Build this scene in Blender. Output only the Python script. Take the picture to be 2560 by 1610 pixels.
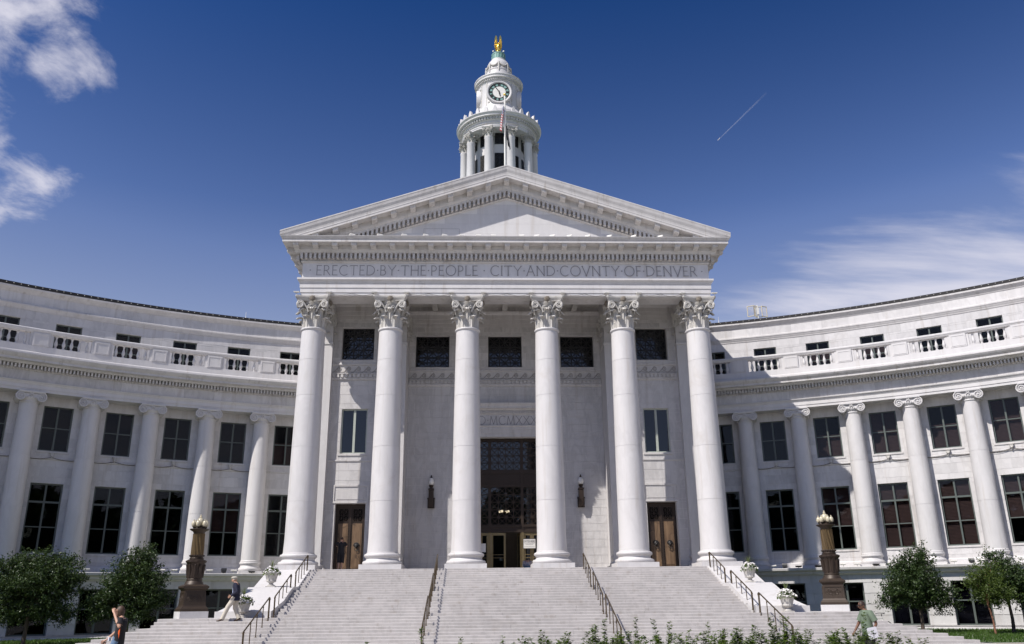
import bpy, math, random
from math import sin, cos, pi, radians, sqrt, atan2, tan, degrees
from mathutils import Vector, Matrix
random.seed(7)
for o in list(bpy.data.objects): bpy.data.objects.remove(o)
scene = bpy.context.scene
col = scene.collection
# ---------------------------------------------------------------- camera
CAM = Vector((-1.483, -45.808, -1.809)); PITCH, YAW, ROLL, FPX = 0.3213, 0.0384, 0.0105, 2133.5
fw = Vector((sin(YAW)*cos(PITCH), cos(YAW)*cos(PITCH), sin(PITCH)))
rt0 = Vector((cos(YAW), -sin(YAW), 0)); up0 = rt0.cross(fw)
rt = rt0*cos(ROLL) - up0*sin(ROLL); up = rt0*sin(ROLL) + up0*cos(ROLL)
cd = bpy.data.cameras.new('camera'); cam = bpy.data.objects.new('camera', cd); col.objects.link(cam)
cd.sensor_width = 36; cd.sensor_fit = 'HORIZONTAL'; cd.lens = FPX/2560*36; cd.clip_start = 0.1; cd.clip_end = 40000
cam.matrix_world = Matrix(((rt.x, up.x, -fw.x, CAM.x), (rt.y, up.y, -fw.y, CAM.y), (rt.z, up.z, -fw.z, CAM.z), (0, 0, 0, 1)))
scene.camera = cam
# ---------------------------------------------------------------- world
SUN_AZ, SUN_EL = radians(50.8), radians(50.3)      # azimuth to the left of the facade normal
class NT:
    def __init__(s, tree): s.t = tree
    def n(s, typ, **kw):
        nd = s.t.nodes.new(typ)
        for k, v in kw.items(): setattr(nd, k, v)
        return nd
    def l(s, a, b): s.t.links.new(a, b)
    def m(s, op, a, b=0.0, c=None, clamp=False):
        nd = s.n('ShaderNodeMath', operation=op); nd.use_clamp = clamp
        for i, q in enumerate((a, b, c)):
            if q is None: continue
            if isinstance(q, (int, float)): nd.inputs[i].default_value = q
            else: s.l(q, nd.inputs[i])
        return nd.outputs[0]
    def mapr(s, v, a, b, c=0.0, d=1.0, smooth=False):
        nd = s.n('ShaderNodeMapRange'); nd.interpolation_type = 'SMOOTHSTEP' if smooth else 'LINEAR'
        s.l(v, nd.inputs[0])
        for i, q in enumerate((a, b, c, d)): nd.inputs[i+1].default_value = q
        return nd.outputs[0]
    def noise(s, vec, scale, detail=3.0, rough=0.55, dist=0.0):
        nd = s.n('ShaderNodeTexNoise'); s.l(vec, nd.inputs['Vector'])
        nd.inputs['Scale'].default_value = scale; nd.inputs['Detail'].default_value = detail
        nd.inputs['Roughness'].default_value = rough; nd.inputs['Distortion'].default_value = dist
        return nd.outputs[0]
    def mapping(s, vec, scale=(1, 1, 1), rot=(0, 0, 0), loc=(0, 0, 0)):
        nd = s.n('ShaderNodeMapping'); s.l(vec, nd.inputs[0])
        nd.inputs['Location'].default_value = loc; nd.inputs['Rotation'].default_value = rot; nd.inputs['Scale'].default_value = scale
        return nd.outputs[0]
    def mix(s, f, a, b, mode='MIX'):
        nd = s.n('ShaderNodeMix', data_type='RGBA', blend_type=mode)
        for sock, q in ((nd.inputs[0], f), (nd.inputs[6], a), (nd.inputs[7], b)):
            if isinstance(q, (int, float)): sock.default_value = q
            elif isinstance(q, tuple): sock.default_value = (q[0], q[1], q[2], 1)
            else: s.l(q, sock)
        return nd.outputs[2]
world = bpy.data.worlds.new('World'); scene.world = world; world.use_nodes = True
W_ = NT(world.node_tree); world.node_tree.nodes.clear()
sky = W_.n('ShaderNodeTexSky', sky_type='NISHITA'); sky.sun_disc = False
sky.sun_elevation = SUN_EL; sky.sun_rotation = pi + SUN_AZ; sky.altitude = 1600; sky.air_density = 1.0; sky.dust_density = 0.35; sky.ozone_density = 3.0
tc = W_.n('ShaderNodeTexCoord'); gdir = tc.outputs['Generated']
sep = W_.n('ShaderNodeSeparateXYZ'); W_.l(gdir, sep.inputs[0])
zz = W_.m('ADD', W_.m('MAXIMUM', sep.outputs[2], 0.0), 0.18)
comb = W_.n('ShaderNodeCombineXYZ'); W_.l(W_.m('DIVIDE', sep.outputs[0], zz), comb.inputs[0]); W_.l(W_.m('DIVIDE', sep.outputs[1], zz), comb.inputs[1])
def blob(c, r0, r1):
    nd = W_.n('ShaderNodeVectorMath', operation='DISTANCE'); W_.l(gdir, nd.inputs[0]); nd.inputs[1].default_value = c
    return W_.mapr(nd.outputs['Value'], r0, r1, 1.0, 0.0, True)
def maxs(lst):
    a = lst[0]
    for b in lst[1:]: a = W_.m('MAXIMUM', a, b)
    return a
puff = maxs([blob((-.478, .685, .55), 0.0, .17), blob((-.425, .706, .567), 0.0, .12), blob((-.42, .745, .52), 0.0, .09), blob((-.50, .742, .447), 0.0, .11), blob((-.455, .790, .408), 0.0, .085), blob((-.49, .785, .37), 0.0, .05)])
n1 = W_.noise(W_.mapping(comb.outputs[0], (1.0, 0.8, 1), (0, 0, 0), (.37, .21, 0)), 9.0, 10, .60, .35)
n1b = W_.noise(comb.outputs[0], 1.1, 3, .5)
n1c = W_.noise(W_.mapping(comb.outputs[0], (1.0, .8, 1), (0, 0, radians(25))), 24, 6, .6, .3)
cl1 = W_.mapr(W_.m('ADD', W_.m('ADD', W_.m('ADD', W_.m('MULTIPLY', n1, .95), W_.m('MULTIPLY', n1c, .22)), W_.m('MULTIPLY', puff, .52)), W_.m('MULTIPLY', n1b, .20)), .99, 1.36, 0, .86, True)
# thin streaked cloud low in the sky
cz = W_.mapr(W_.m('SUBTRACT', sep.outputs[2], W_.m('MULTIPLY', sep.outputs[0], .16)), .245, .40, 1.0, 0.0, True)
side = W_.mapr(sep.outputs[0], .08, .40, 0, 1, True)
n2 = W_.noise(W_.mapping(comb.outputs[0], (.8, 2.4, 1), (0, 0, radians(-62)), (.3, .9, 0)), 1.9, 8, .58, .3)
cl2 = W_.m('MULTIPLY', W_.mapr(W_.m('ADD', n2, W_.m('MULTIPLY', W_.m('MULTIPLY', cz, side), .40)), .66, 1.04, 0, .85, True), side)
cloud = W_.m('MAXIMUM', cl1, cl2)
hs = W_.n('ShaderNodeHueSaturation'); hs.inputs['Hue'].default_value = 0.514; hs.inputs['Saturation'].default_value = 1.2; hs.inputs['Value'].default_value = 1.0; W_.l(sky.outputs[0], hs.inputs['Color'])
W_.l(W_.m('ADD', W_.mapr(sep.outputs[2], .25, .43, .66, 1.10), W_.mapr(sep.outputs[2], .43, .63, 0, .2)), hs.inputs['Saturation'])
shv = W_.n('ShaderNodeSeparateColor', mode='HSV'); W_.l(sky.outputs[0], shv.inputs[0])
deep = W_.m('MINIMUM', W_.m('POWER', W_.m('DIVIDE', shv.outputs[2], 3.4), 1.15), 1.0)
skyd = W_.n('ShaderNodeVectorMath', operation='SCALE'); W_.l(hs.outputs[0], skyd.inputs[0]); W_.l(deep, skyd.inputs['Scale'])
skyc = W_.mix(cloud, skyd.outputs[0], (5.9, 5.8, 6.5))
bg = W_.n('ShaderNodeBackground'); bg.inputs['Strength'].default_value = 0.094; W_.l(skyc, bg.inputs[0])
wo = W_.n('ShaderNodeOutputWorld'); W_.l(bg.outputs[0], wo.inputs[0])
# ---------------------------------------------------------------- sun and exposure
sd = bpy.data.lights.new('sun', 'SUN'); sun = bpy.data.objects.new('sun', sd); col.objects.link(sun)
sd.energy = 4.1; sd.angle = radians(0.53); sd.color = (1.0, 0.95, 0.885)
SUNV = Vector((-sin(SUN_AZ)*cos(SUN_EL), -cos(SUN_AZ)*cos(SUN_EL), sin(SUN_EL)))
sun.rotation_euler = SUNV.to_track_quat('Z', 'Y').to_euler(); sun.location = (-30, -40, 60)
scene.view_settings.view_transform = 'Standard'; scene.view_settings.look = 'None'; scene.view_settings.exposure = 0.5; scene.view_settings.gamma = 1.0
scene.view_settings.use_curve_mapping = False
scene.render.resolution_x = 1024; scene.render.resolution_y = 644
# ---------------------------------------------------------------- materials
def new_mat(name):
    m = bpy.data.materials.new(name); m.use_nodes = True
    t = NT(m.node_tree); b = m.node_tree.nodes['Principled BSDF']
    return m, t, b
def pos_of(t): return t.n('ShaderNodeNewGeometry')
def stone(name, base, tone=0.06, vein=0.10, stain=0.12, rough=0.62, bump=0.15, grain=0.05, mott=.16, veinscale=0.55):
    m, t, b = new_mat(name); g = pos_of(t); P = g.outputs['Position']
    off = t.n('ShaderNodeVectorMath', operation='SCALE'); off.inputs[0].default_value = (37, 23, 51); t.l(g.outputs['Random Per Island'], off.inputs['Scale'])
    pv_ = t.n('ShaderNodeVectorMath', operation='ADD'); t.l(P, pv_.inputs[0]); t.l(off.outputs[0], pv_.inputs[1])
    v1 = t.noise(t.mapping(pv_.outputs[0], (1.6, 1.6, .55), (0.0, radians(42), radians(12))), veinscale, 6, .62, .7)
    v = t.mapr(t.m('ABSOLUTE', t.m('SUBTRACT', v1, .5)), 0.0, 0.085, 1.0, 0.0, True)
    big = t.noise(P, .22, 4, .6)
    mid = t.noise(P, 2.3, 5, .6)
    fine = t.noise(P, 38, 3, .6)
    st = t.m('MAXIMUM', t.mapr(t.noise(t.mapping(P, (3.4, 3.4, .22)), 1.0, 5, .62), .54, .76, 0, 1, True), t.mapr(t.noise(P, .55, 6, .66, .6), .56, .80, 0, .8, True))
    isl = g.outputs['Random Per Island']
    val = t.m('ADD', 1.0, t.m('MULTIPLY', t.m('SUBTRACT', isl, .5), 2*tone))
    val = t.m('ADD', val, t.m('MULTIPLY', t.m('SUBTRACT', big, .5), .30*1.0*tone/.06*.5))
    val = t.m('ADD', val, t.m('MULTIPLY', t.m('SUBTRACT', mid, .5), mott))
    val = t.m('ADD', val, t.m('MULTIPLY', t.m('SUBTRACT', fine, .5), grain*2))
    val = t.m('SUBTRACT', val, t.m('MULTIPLY', v, vein))
    val = t.m('SUBTRACT', val, t.m('MULTIPLY', st, stain))
    c = t.mix(val, (0, 0, 0), base, 'MIX')
    mx = t.t.nodes[-1]; mx.clamp_factor = False
    c2 = t.mix(t.m('MULTIPLY', st, .5), c, (base[0]*.80, base[1]*.74, base[2]*.66), 'MIX')
    t.l(c2, b.inputs['Base Color']); b.inputs['Roughness'].default_value = rough
    b.inputs['Specular IOR Level'].default_value = .35
    bm = t.n('ShaderNodeBump'); bm.inputs['Strength'].default_value = bump; bm.inputs['Distance'].default_value = .02
    t.l(t.m('ADD', mid, t.m('MULTIPLY', fine, .35)), bm.inputs['Height']); t.l(bm.outputs[0], b.inputs['Normal'])
    return m
def plain(name, base, rough=.5, metal=0.0, var=.12, scale=6.0, spec=.5, bump=0.0):
    m, t, b = new_mat(name); g = pos_of(t)
    n = t.noise(g.outputs['Position'], scale, 4, .6)
    v = t.m('ADD', 1.0, t.m('MULTIPLY', t.m('SUBTRACT', n, .5), 2*var))
    v = t.m('ADD', v, t.m('MULTIPLY', t.m('SUBTRACT', g.outputs['Random Per Island'], .5), var))
    c = t.mix(v, (0, 0, 0), base); t.t.nodes[-1].clamp_factor = False
    t.l(c, b.inputs['Base Color']); b.inputs['Roughness'].default_value = rough; b.inputs['Metallic'].default_value = metal
    b.inputs['Specular IOR Level'].default_value = spec
    if bump:
        bm = t.n('ShaderNodeBump'); bm.inputs['Strength'].default_value = bump; bm.inputs['Distance'].default_value = .01
        t.l(t.noise(g.outputs['Position'], scale*4, 4, .6), bm.inputs['Height']); t.l(bm.outputs[0], b.inputs['Normal'])
    return m
def glass(name, tint, refl=.06):
    m, t, b = new_mat(name); nt = m.node_tree; nt.nodes.remove(b)
    tr = t.n('ShaderNodeBsdfTransparent'); tr.inputs[0].default_value = (*tint, 1)
    gl = t.n('ShaderNodeBsdfGlossy'); gl.inputs['Roughness'].default_value = .015; gl.inputs[0].default_value = (.9, .93, 1, 1)
    g = pos_of(t); bm = t.n('ShaderNodeBump'); bm.inputs['Strength'].default_value = .12; bm.inputs['Distance'].default_value = .02
    t.l(t.noise(g.outputs['Position'], .9, 2, .5), bm.inputs['Height']); t.l(bm.outputs[0], gl.inputs['Normal'])
    fr = t.n('ShaderNodeFresnel'); fr.inputs[0].default_value = 1.5
    f = t.m('ADD', t.m('MULTIPLY', fr.outputs[0], .34), refl)
    mx = t.n('ShaderNodeMixShader'); t.l(f, mx.inputs[0]); t.l(tr.outputs[0], mx.inputs[1]); t.l(gl.outputs[0], mx.inputs[2])
    t.l(mx.outputs[0], nt.nodes['Material Output'].inputs[0])
    return m
def leafmat(name, a, bcol, trans=.35):
    m, t, b = new_mat(name); nt = m.node_tree; g = pos_of(t)
    r = g.outputs['Random Per Island']
    c = t.mix(r, a, bcol)
    t.l(c, b.inputs['Base Color']); b.inputs['Roughness'].default_value = .42; b.inputs['Specular IOR Level'].default_value = .35
    tl = t.n('ShaderNodeBsdfTranslucent'); t.l(t.mix(.6, c, (.10, .16, .015)), tl.inputs[0])
    mx = t.n('ShaderNodeMixShader'); mx.inputs[0].default_value = trans
    t.l(b.outputs[0], mx.inputs[1]); t.l(tl.outputs[0], mx.inputs[2]); t.l(mx.outputs[0], nt.nodes['Material Output'].inputs[0])
    return m
M = {}
M['marble'] = stone('marble', (.585, .568, .565), tone=.025, vein=.05, stain=.05, rough=.5, mott=.06, veinscale=.5)
M['marble_block'] = stone('marble_block', (.55, .533, .527), tone=.11, vein=.13, stain=.08, rough=.5, veinscale=.8)
M['marble_wall'] = stone('marble_wall', (.575, .558, .553), tone=.065, vein=.09, stain=.10, rough=.55, veinscale=.7)
M['marble_trim'] = stone('marble_trim', (.56, .54, .53), tone=.03, vein=.07, stain=.26, rough=.58)
M['marble_old'] = stone('marble_old', (.50, .48, .45), tone=.06, vein=.06, stain=.30, rough=.7, bump=.3)
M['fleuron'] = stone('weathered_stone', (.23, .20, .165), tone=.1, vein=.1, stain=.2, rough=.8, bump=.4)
M['mortar'] = stone('mortar', (.68, .66, .65), tone=.02, vein=.0, stain=.06, rough=.8)
M['podium'] = stone('podium_granite', (.53, .515, .505), tone=.07, vein=.05, stain=.16, rough=.65)
M['step'] = stone('step_granite', (.435, .412, .402), tone=.15, vein=.10, stain=.16, rough=.62, grain=.10)
M['frieze_stone'] = stone('frieze_stone', (.63, .612, .61), tone=.03, vein=.06, stain=.06, rough=.5)
M['scroll'] = stone('scroll_shade_stone', (.34, .32, .305), tone=.05, vein=.03, stain=.2, rough=.8)  # darker tone paints in the shadow and dirt of the incised scroll lines
M['twist'] = plain('twisted_brass', (.13, .088, .042), .42, .6, var=.25, scale=9)
M['engraved'] = plain('engraved_shadow', (.25, .24, .245), .8, var=.05)
M['paving'] = stone('paving', (.43, .40, .365), tone=.06, vein=.03, stain=.1, rough=.75)
M['frame'] = plain('window_frame', (.085, .10, .09), .45, var=.08)
M['frame_light'] = plain('window_frame_light', (.40, .43, .38), .5, var=.08)
M['glass'] = glass('glass', (.60, .60, .62), .0)
M['glass_portico'] = glass('glass_portico', (.35, .38, .45), .03)
M['glass_dark'] = glass('glass_dark', (.30, .33, .40), .01)
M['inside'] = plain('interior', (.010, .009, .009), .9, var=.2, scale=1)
M['blind'] = plain('blind_slats', (.22, .115, .085), .55, var=.1)
M['blind_pale'] = plain('blind_pale', (.33, .31, .27), .6, var=.1)
M['bronze'] = plain('bronze', (.040, .027, .020), .5, .4, var=.3, scale=9, bump=.15)
M['bronze_lamp'] = plain('bronze_lamp', (.048, .033, .023), .5, .3, var=.3, scale=7, bump=.2)
M['brass'] = plain('door_brass', (.24, .185, .10), .38, .75, var=.25, scale=8)
M['brass_rail'] = plain('rail_brass', (.10, .07, .038), .42, .7, var=.2, scale=9)
M['iron'] = plain('black_iron', (.022, .02, .02), .5, .2, var=.2)
M['gold'] = plain('gold_leaf', (.83, .56, .13), .28, 1.0, var=.12, scale=5)
M['copper'] = plain('green_copper', (.19, .33, .30), .6, .1, var=.2, scale=4)
M['roof_dark'] = plain('roof_dark', (.018, .016, .016), .6, var=.2)
M['white_paint'] = plain('white_paint', (.72, .70, .66), .5, var=.06)
M['lamp_glass'] = plain('lamp_glass', (.50, .45, .33), .2, var=.04)
M['lamp_glass_cool'] = plain('lamp_glass_cool', (.78, .76, .72), .2, var=.04)
M['black'] = plain('black_paint', (.02, .02, .022), .45, var=.1)
M['grass'] = leafmat('grass', (.035, .075, .012), (.07, .13, .02), .25)
M['soil'] = plain('soil', (.06, .045, .03), .9, var=.3, scale=3)
M['lawn'] = plain('lawn_soil', (.045, .075, .018), .9, var=.35, scale=2.0)
M['bark'] = plain('bark', (.075, .055, .042), .85, var=.3, scale=14, bump=.4)
M['bark_red'] = plain('bark_red', (.20, .09, .055), .8, var=.3, scale=14, bump=.3)
M['leaf_dark'] = leafmat('leaf_dark', (.012, .030, .009), (.055, .085, .024), .12)
M['leaf_mid'] = leafmat('leaf_mid', (.05, .095, .012), (.13, .19, .028))
M['leaf_olive'] = leafmat('leaf_olive', (.045, .075, .014), (.105, .145, .032))
M['leaf_spike'] = leafmat('leaf_spike', (.12, .17, .05), (.22, .26, .10))
M['petal'] = plain('petal', (.80, .78, .76), .6, var=.05)
# bronze-clad door panel with a worn warm face
def door_mat():
    m, t, b = new_mat('door_bronze_panel'); g = pos_of(t); P = g.outputs['Position']
    n = t.noise(t.mapping(P, (1, 1, .14)), 7, 5, .6, .6); n2 = t.noise(P, 1.6, 5, .6, 1.2)
    c = t.mix(t.mapr(n, .3, .7), (.105, .064, .037), (.25, .16, .092))
    c = t.mix(t.mapr(n2, .52, .68, 0, .75, True), c, (.05, .030, .019))
    t.l(c, b.inputs['Base Color']); b.inputs['Roughness'].default_value = .5; b.inputs['Metallic'].default_value = .15
    return m
M['door_panel'] = door_mat()
# ---------------------------------------------------------------- mesh helpers
class MB:
    def __init__(s): s.v = []; s.f = []
    def add(s, vs, fs):
        o = len(s.v); s.v += [tuple(p) for p in vs]; s.f += [tuple(i+o for i in q) for q in fs]
    def box(s, x0, x1, y0, y1, z0, z1, fn=None):
        vs = [(x0, y0, z0), (x1, y0, z0), (x1, y1, z0), (x0, y1, z0), (x0, y0, z1), (x1, y0, z1), (x1, y1, z1), (x0, y1, z1)]
        if fn: vs = [fn(*p) for p in vs]
        s.add(vs, [(0, 3, 2, 1), (4, 5, 6, 7), (0, 1, 5, 4), (1, 2, 6, 5), (2, 3, 7, 6), (3, 0, 4, 7)])
    def cbox(s, c, sx, sy, sz): s.box(c[0]-sx/2, c[0]+sx/2, c[1]-sy/2, c[1]+sy/2, c[2]-sz/2, c[2]+sz/2)
    def loft(s, rings, closed=True, caps=True):
        n = len(rings[0]); o = len(s.v)
        for r in rings: s.v += [tuple(p) for p in r]
        for i in range(len(rings)-1):
            for j in range(n if closed else n-1):
                k = (j+1) % n
                s.f.append((o+i*n+j, o+i*n+k, o+(i+1)*n+k, o+(i+1)*n+j))
        if caps and closed:
            s.f.append(tuple(o+j for j in reversed(range(n)))); s.f.append(tuple(o+(len(rings)-1)*n+j for j in range(n)))
    def lathe(s, prof, n=24, c=(0, 0, 0), caps=True, ax=None):
        rings = []
        for r, z in prof:
            ring = [(c[0]+r*cos(2*pi*j/n), c[1]+r*sin(2*pi*j/n), c[2]+z) for j in range(n)]
            rings.append(ring)
        s.loft(rings, True, caps)
    def tube(s, pts, rad, n=8, caps=True, sq=None):
        pts = [Vector(p) for p in pts]; rings = []
        if isinstance(rad, (int, float)): rad = [rad]*len(pts)
        prev = None
        for i, p in enumerate(pts):
            t = (pts[min(i+1, len(pts)-1)]-pts[max(i-1, 0)])
            if t.length < 1e-9: t = Vector((0, 0, 1))
            t.normalize()
            if prev is None:
                a = Vector((0, 0, 1)) if abs(t.z) < .9 else Vector((1, 0, 0))
                u = a.cross(t).normalized()
            else:
                u = (prev-t*prev.dot(t))
                u = u.normalized() if u.length > 1e-6 else prev
            w = t.cross(u); prev = u
            rings.append([p+(u*cos(2*pi*j/n)+w*sin(2*pi*j/n)*(sq or 1))*rad[i] for j in range(n)])
        s.loft(rings, True, caps)
    def ball(s, c, r, nu=10, nv=7, sc=(1, 1, 1)):
        rings = []
        for i in range(1, nv):
            a = pi*i/nv
            rings.append([(c[0]+r*sc[0]*sin(a)*cos(2*pi*j/nu), c[1]+r*sc[1]*sin(a)*sin(2*pi*j/nu), c[2]-r*sc[2]*cos(a)) for j in range(nu)])
        s.loft(rings, True, True)
    def xform(s, fn, start=0): s.v[start:] = [tuple(fn(*p)) for p in s.v[start:]]
    def mesh(s, name, smooth=None):
        me = bpy.data.meshes.new(name); me.from_pydata(s.v, [], s.f); me.update()
        if smooth is not None:
            me.polygons.foreach_set('use_smooth', [True]*len(me.polygons))
            me.set_sharp_from_angle(angle=radians(smooth))
        return me
    def build(s, name, mat, parent=None, smooth=None, kind=None, label=None):
        return obj(name, s.mesh(name, smooth), mat, parent, kind, label)
def obj(name, me, mat, parent=None, kind=None, label=None):
    o = bpy.data.objects.new(name, me); col.objects.link(o)
    if mat is not None and me is not None and len(me.materials) == 0: me.materials.append(M[mat] if isinstance(mat, str) else mat)
    if parent: o.parent = parent
    if kind: o['kind'] = kind
    if label: o['label'] = label
    return o
def tag(o, label, cat, group=None):
    o['label'] = label; o['category'] = cat
    if group: o['group'] = group
    return o
def thing(name, label, cat, loc=(0, 0, 0), rz=0, group=None):
    o = bpy.data.objects.new(name, None); col.objects.link(o); o.location = loc; o.rotation_euler = (0, 0, rz); o.empty_display_size = .2
    return tag(o, label, cat, group)
def place(o, loc, rz=0): o.location = loc; o.rotation_euler = (0, 0, rz); return o
ORD = ['first', 'second', 'third', 'fourth', 'fifth', 'sixth', 'seventh', 'eighth', 'ninth', 'tenth', 'eleventh', 'twelfth', 'thirteenth', 'fourteenth', 'fifteenth', 'sixteenth', 'seventeenth', 'eighteenth', 'nineteenth', 'twentieth']
# walls: map fn(u, d, z) -> xyz (d = depth behind the face)
def rects_minus(u0, u1, z0, z1, holes, du=1e9):
    us = sorted(set([u0, u1]+[h[i] for h in holes for i in (0, 1) if u0 < h[i] < u1])); zs = sorted(set([z0, z1]+[h[i] for h in holes for i in (2, 3) if z0 < h[i] < z1]))
    us2 = []
    for a, b in zip(us, us[1:]):
        k = max(1, math.ceil((b-a)/du-1e-6)); us2 += [a+(b-a)*i/k for i in range(k)]
    us2.append(us[-1])
    for a, b in zip(us2, us2[1:]):
        for c, e in zip(zs, zs[1:]):
            mu, mz = (a+b)/2, (c+e)/2
            if not any(h[0] < mu < h[1] and h[2] < mz < h[3] for h in holes): yield a, b, c, e
def wall_sheet(fn, u0, u1, z0, z1, holes, d=.014, depth=.35, du=.7):
    mb = MB()
    for a, b, c, e in rects_minus(u0, u1, z0, z1, holes, du):
        mb.add([fn(a, d, c), fn(b, d, c), fn(b, d, e), fn(a, d, e)], [(0, 1, 2, 3)])
    for h in holes:
        a, b, c, e = h[:4]; dd = h[4] if len(h) > 4 else depth
        for p, q in (((a, c), (b, c)), ((b, c), (b, e)), ((b, e), (a, e)), ((a, e), (a, c))):
            mb.add([fn(p[0], .0, p[1]), fn(q[0], .0, q[1]), fn(q[0], dd, q[1]), fn(p[0], dd, p[1])], [(0, 1, 2, 3)])
    return mb
def courses(u0, u1, z0, z1, holes, h, L, rng, jit=.25):
    """running-bond blocks as (u0,u1,z0,z1) clear of the holes"""
    n = max(1, round((z1-z0)/h)); hh = (z1-z0)/n
    zs = [z0+hh*i for i in range(n+1)]
    out = []
    for i in range(n):
        a, b = zs[i], zs[i+1]
        cuts = sorted(set([a, b]+[q for ho in holes for q in ho[2:4] if a+.04 < q < b-.04]))
        for c, e in zip(cuts, cuts[1:]):
            mz = (c+e)/2; iv = [(u0, u1)]
            for ho in holes:
                if ho[2] < mz < ho[3]:
                    iv = [w for p, q in iv for w in ((p, min(q, ho[0])), (max(p, ho[1]), q)) if w[1]-w[0] > .02]
            for p, q in iv:
                off = (L*.5 if i % 2 else 0)+rng.uniform(-jit, jit)*L*.5
                x = u0+off-L
                es = []
                while x < u1+L: es.append(x); x += L*rng.uniform(.9, 1.1)
                es = [w for w in es if p+.22 < w < q-.22]
                es = [p]+es+[q]
                for s, t_ in zip(es, es[1:]): out.append((s, t_, c, e))
    return out
def block(mb, fn, b, g=.008, d=.05):
    u0, u1, z0, z1 = b
    vs = [fn(u0+g, 0, z0+g), fn(u1-g, 0, z0+g), fn(u1-g, 0, z1-g), fn(u0+g, 0, z1-g), fn(u0+g, d, z0+g), fn(u1-g, d, z0+g), fn(u1-g, d, z1-g), fn(u0+g, d, z1-g)]
    mb.add(vs, [(0, 1, 2, 3), (0, 4, 5, 1), (1, 5, 6, 2), (2, 6, 7, 3), (3, 7, 4, 0)])
# ================================================================ setting
GZ = -3.42; RIS = .114; TRD = .329
Y_EDGE = -1.59; Y_L1a = Y_EDGE-8*TRD; Y_L1b = Y_L1a-.98; Y_L2a = Y_L1b-9*TRD; Y_L2b = Y_L2a-1.0174
Z_L1 = -9*RIS; Z_L2 = -19*RIS
YC, R0 = -37.057, 42.837
KW = 1.0735; TW = Vector((.10, 3.367, .133))      # the wings stand a little larger and farther back than their drawing
YCW, R0W = YC*KW+TW.y, R0*KW
TH0, DTH = degrees(.3364), degrees(.0694)
g = MB(); g.add([(-4000, -4000, GZ-.05), (4000, -4000, GZ-.05), (4000, 4000, GZ-.05), (-4000, 4000, GZ-.05)], [(0, 1, 2, 3)])
g.build('ground', 'lawn', kind='structure')
# forecourt of large paving slabs
pv = bpy.data.objects.new('forecourt', None); col.objects.link(pv); pv['kind'] = 'structure'
pb = MB(); pb.box(-60, 60, -70, -12.35, GZ-.2, GZ-.012); pb.box(-17.9, 17.9, -12.35, -9, GZ-.2, GZ-.012); pb.build('paving_bed', 'paving', pv)
rng = random.Random(3)
far = MB()
for ix in range(-26, 26):
    for iy in range(-26, 0):
        x, y = ix*1.8, -12.36+iy*1.8
        if -33 < y < -26 and -3.5 < x < 8.6: continue
        b = MB(); b.box(x+.004, x+1.796, y+.004, y+1.796, GZ-.05, GZ)
        if iy > -8 and abs(ix) < 13: pass
        far.add(b.v, b.f)
far.build('paving_slab', 'paving', pv, kind='stuff')
# lawns either side
def sector(mb, R_a, a0, a1, y_front, z, sgn, x_in):
    n = 24; o = []
    for i in range(n+1):
        a = radians(a0+(a1-a0)*i/n); o.append((sgn*R_a*sin(a), YC+R_a*cos(a), z))
    f = [(sgn*max(abs(p[0]), x_in), min(y_front, p[1]-.2), z) for p in o]
    for i in range(n): mb.add([o[i], o[i+1], f[i+1], f[i]], [(0, 1, 2, 3)])
def lawn_ok(x, y, sgn):
    r = sqrt(x*x+(y-YCW)**2); return r < R0W-1.25 and sgn*x > 15.2+max(0, (-8.9-y))*1.28 and y > -12.3
def lawn_z(x, y): return -3.33+.10*max(0, min(1, (y+12.3)/9))
for sgn, nm in ((-1, 'left'), (1, 'right')):
    mb = MB(); sx = .5
    for i in range(0, 70):
        for j in range(0, 40):
            x0 = sgn*(14.6+i*sx); y0 = -12.3+j*sx
            cx_, cy_ = x0+sgn*sx/2, y0+sx/2
            r = sqrt(cx_*cx_+(cy_-YCW)**2)
            if r > R0W-.9 or sgn*cx_ < 14.9+max(0, (-8.9-cy_))*1.28: continue
            q = [(x0, y0), (x0+sgn*sx, y0), (x0+sgn*sx, y0+sx), (x0, y0+sx)]
            mb.add([(p[0], p[1], lawn_z(*p)) for p in q], [(0, 1, 2, 3)])
    mb.build('lawn', 'lawn', kind='structure')
    # blades
    rg = random.Random(5+sgn); gb = MB()
    for k in range(34000):
        x = sgn*rg.uniform(14.8, 34); y = rg.uniform(-12.3, 7)
        if not lawn_ok(x, y, sgn): continue
        z = lawn_z(x, y); a = rg.uniform(0, pi); h = rg.uniform(.05, .13); w = .02; lx, ly = rg.uniform(-.05, .05), rg.uniform(-.05, .05)
        gb.add([(x-w*cos(a), y-w*sin(a), z-.01), (x+w*cos(a), y+w*sin(a), z-.01), (x+lx, y+ly, z+h)], [(0, 1, 2)])
    o = gb.build('grass', 'grass', kind='stuff'); tag(o, f'short green grass of the lawn at the foot of the {nm} curved wing', 'grass')
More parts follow.
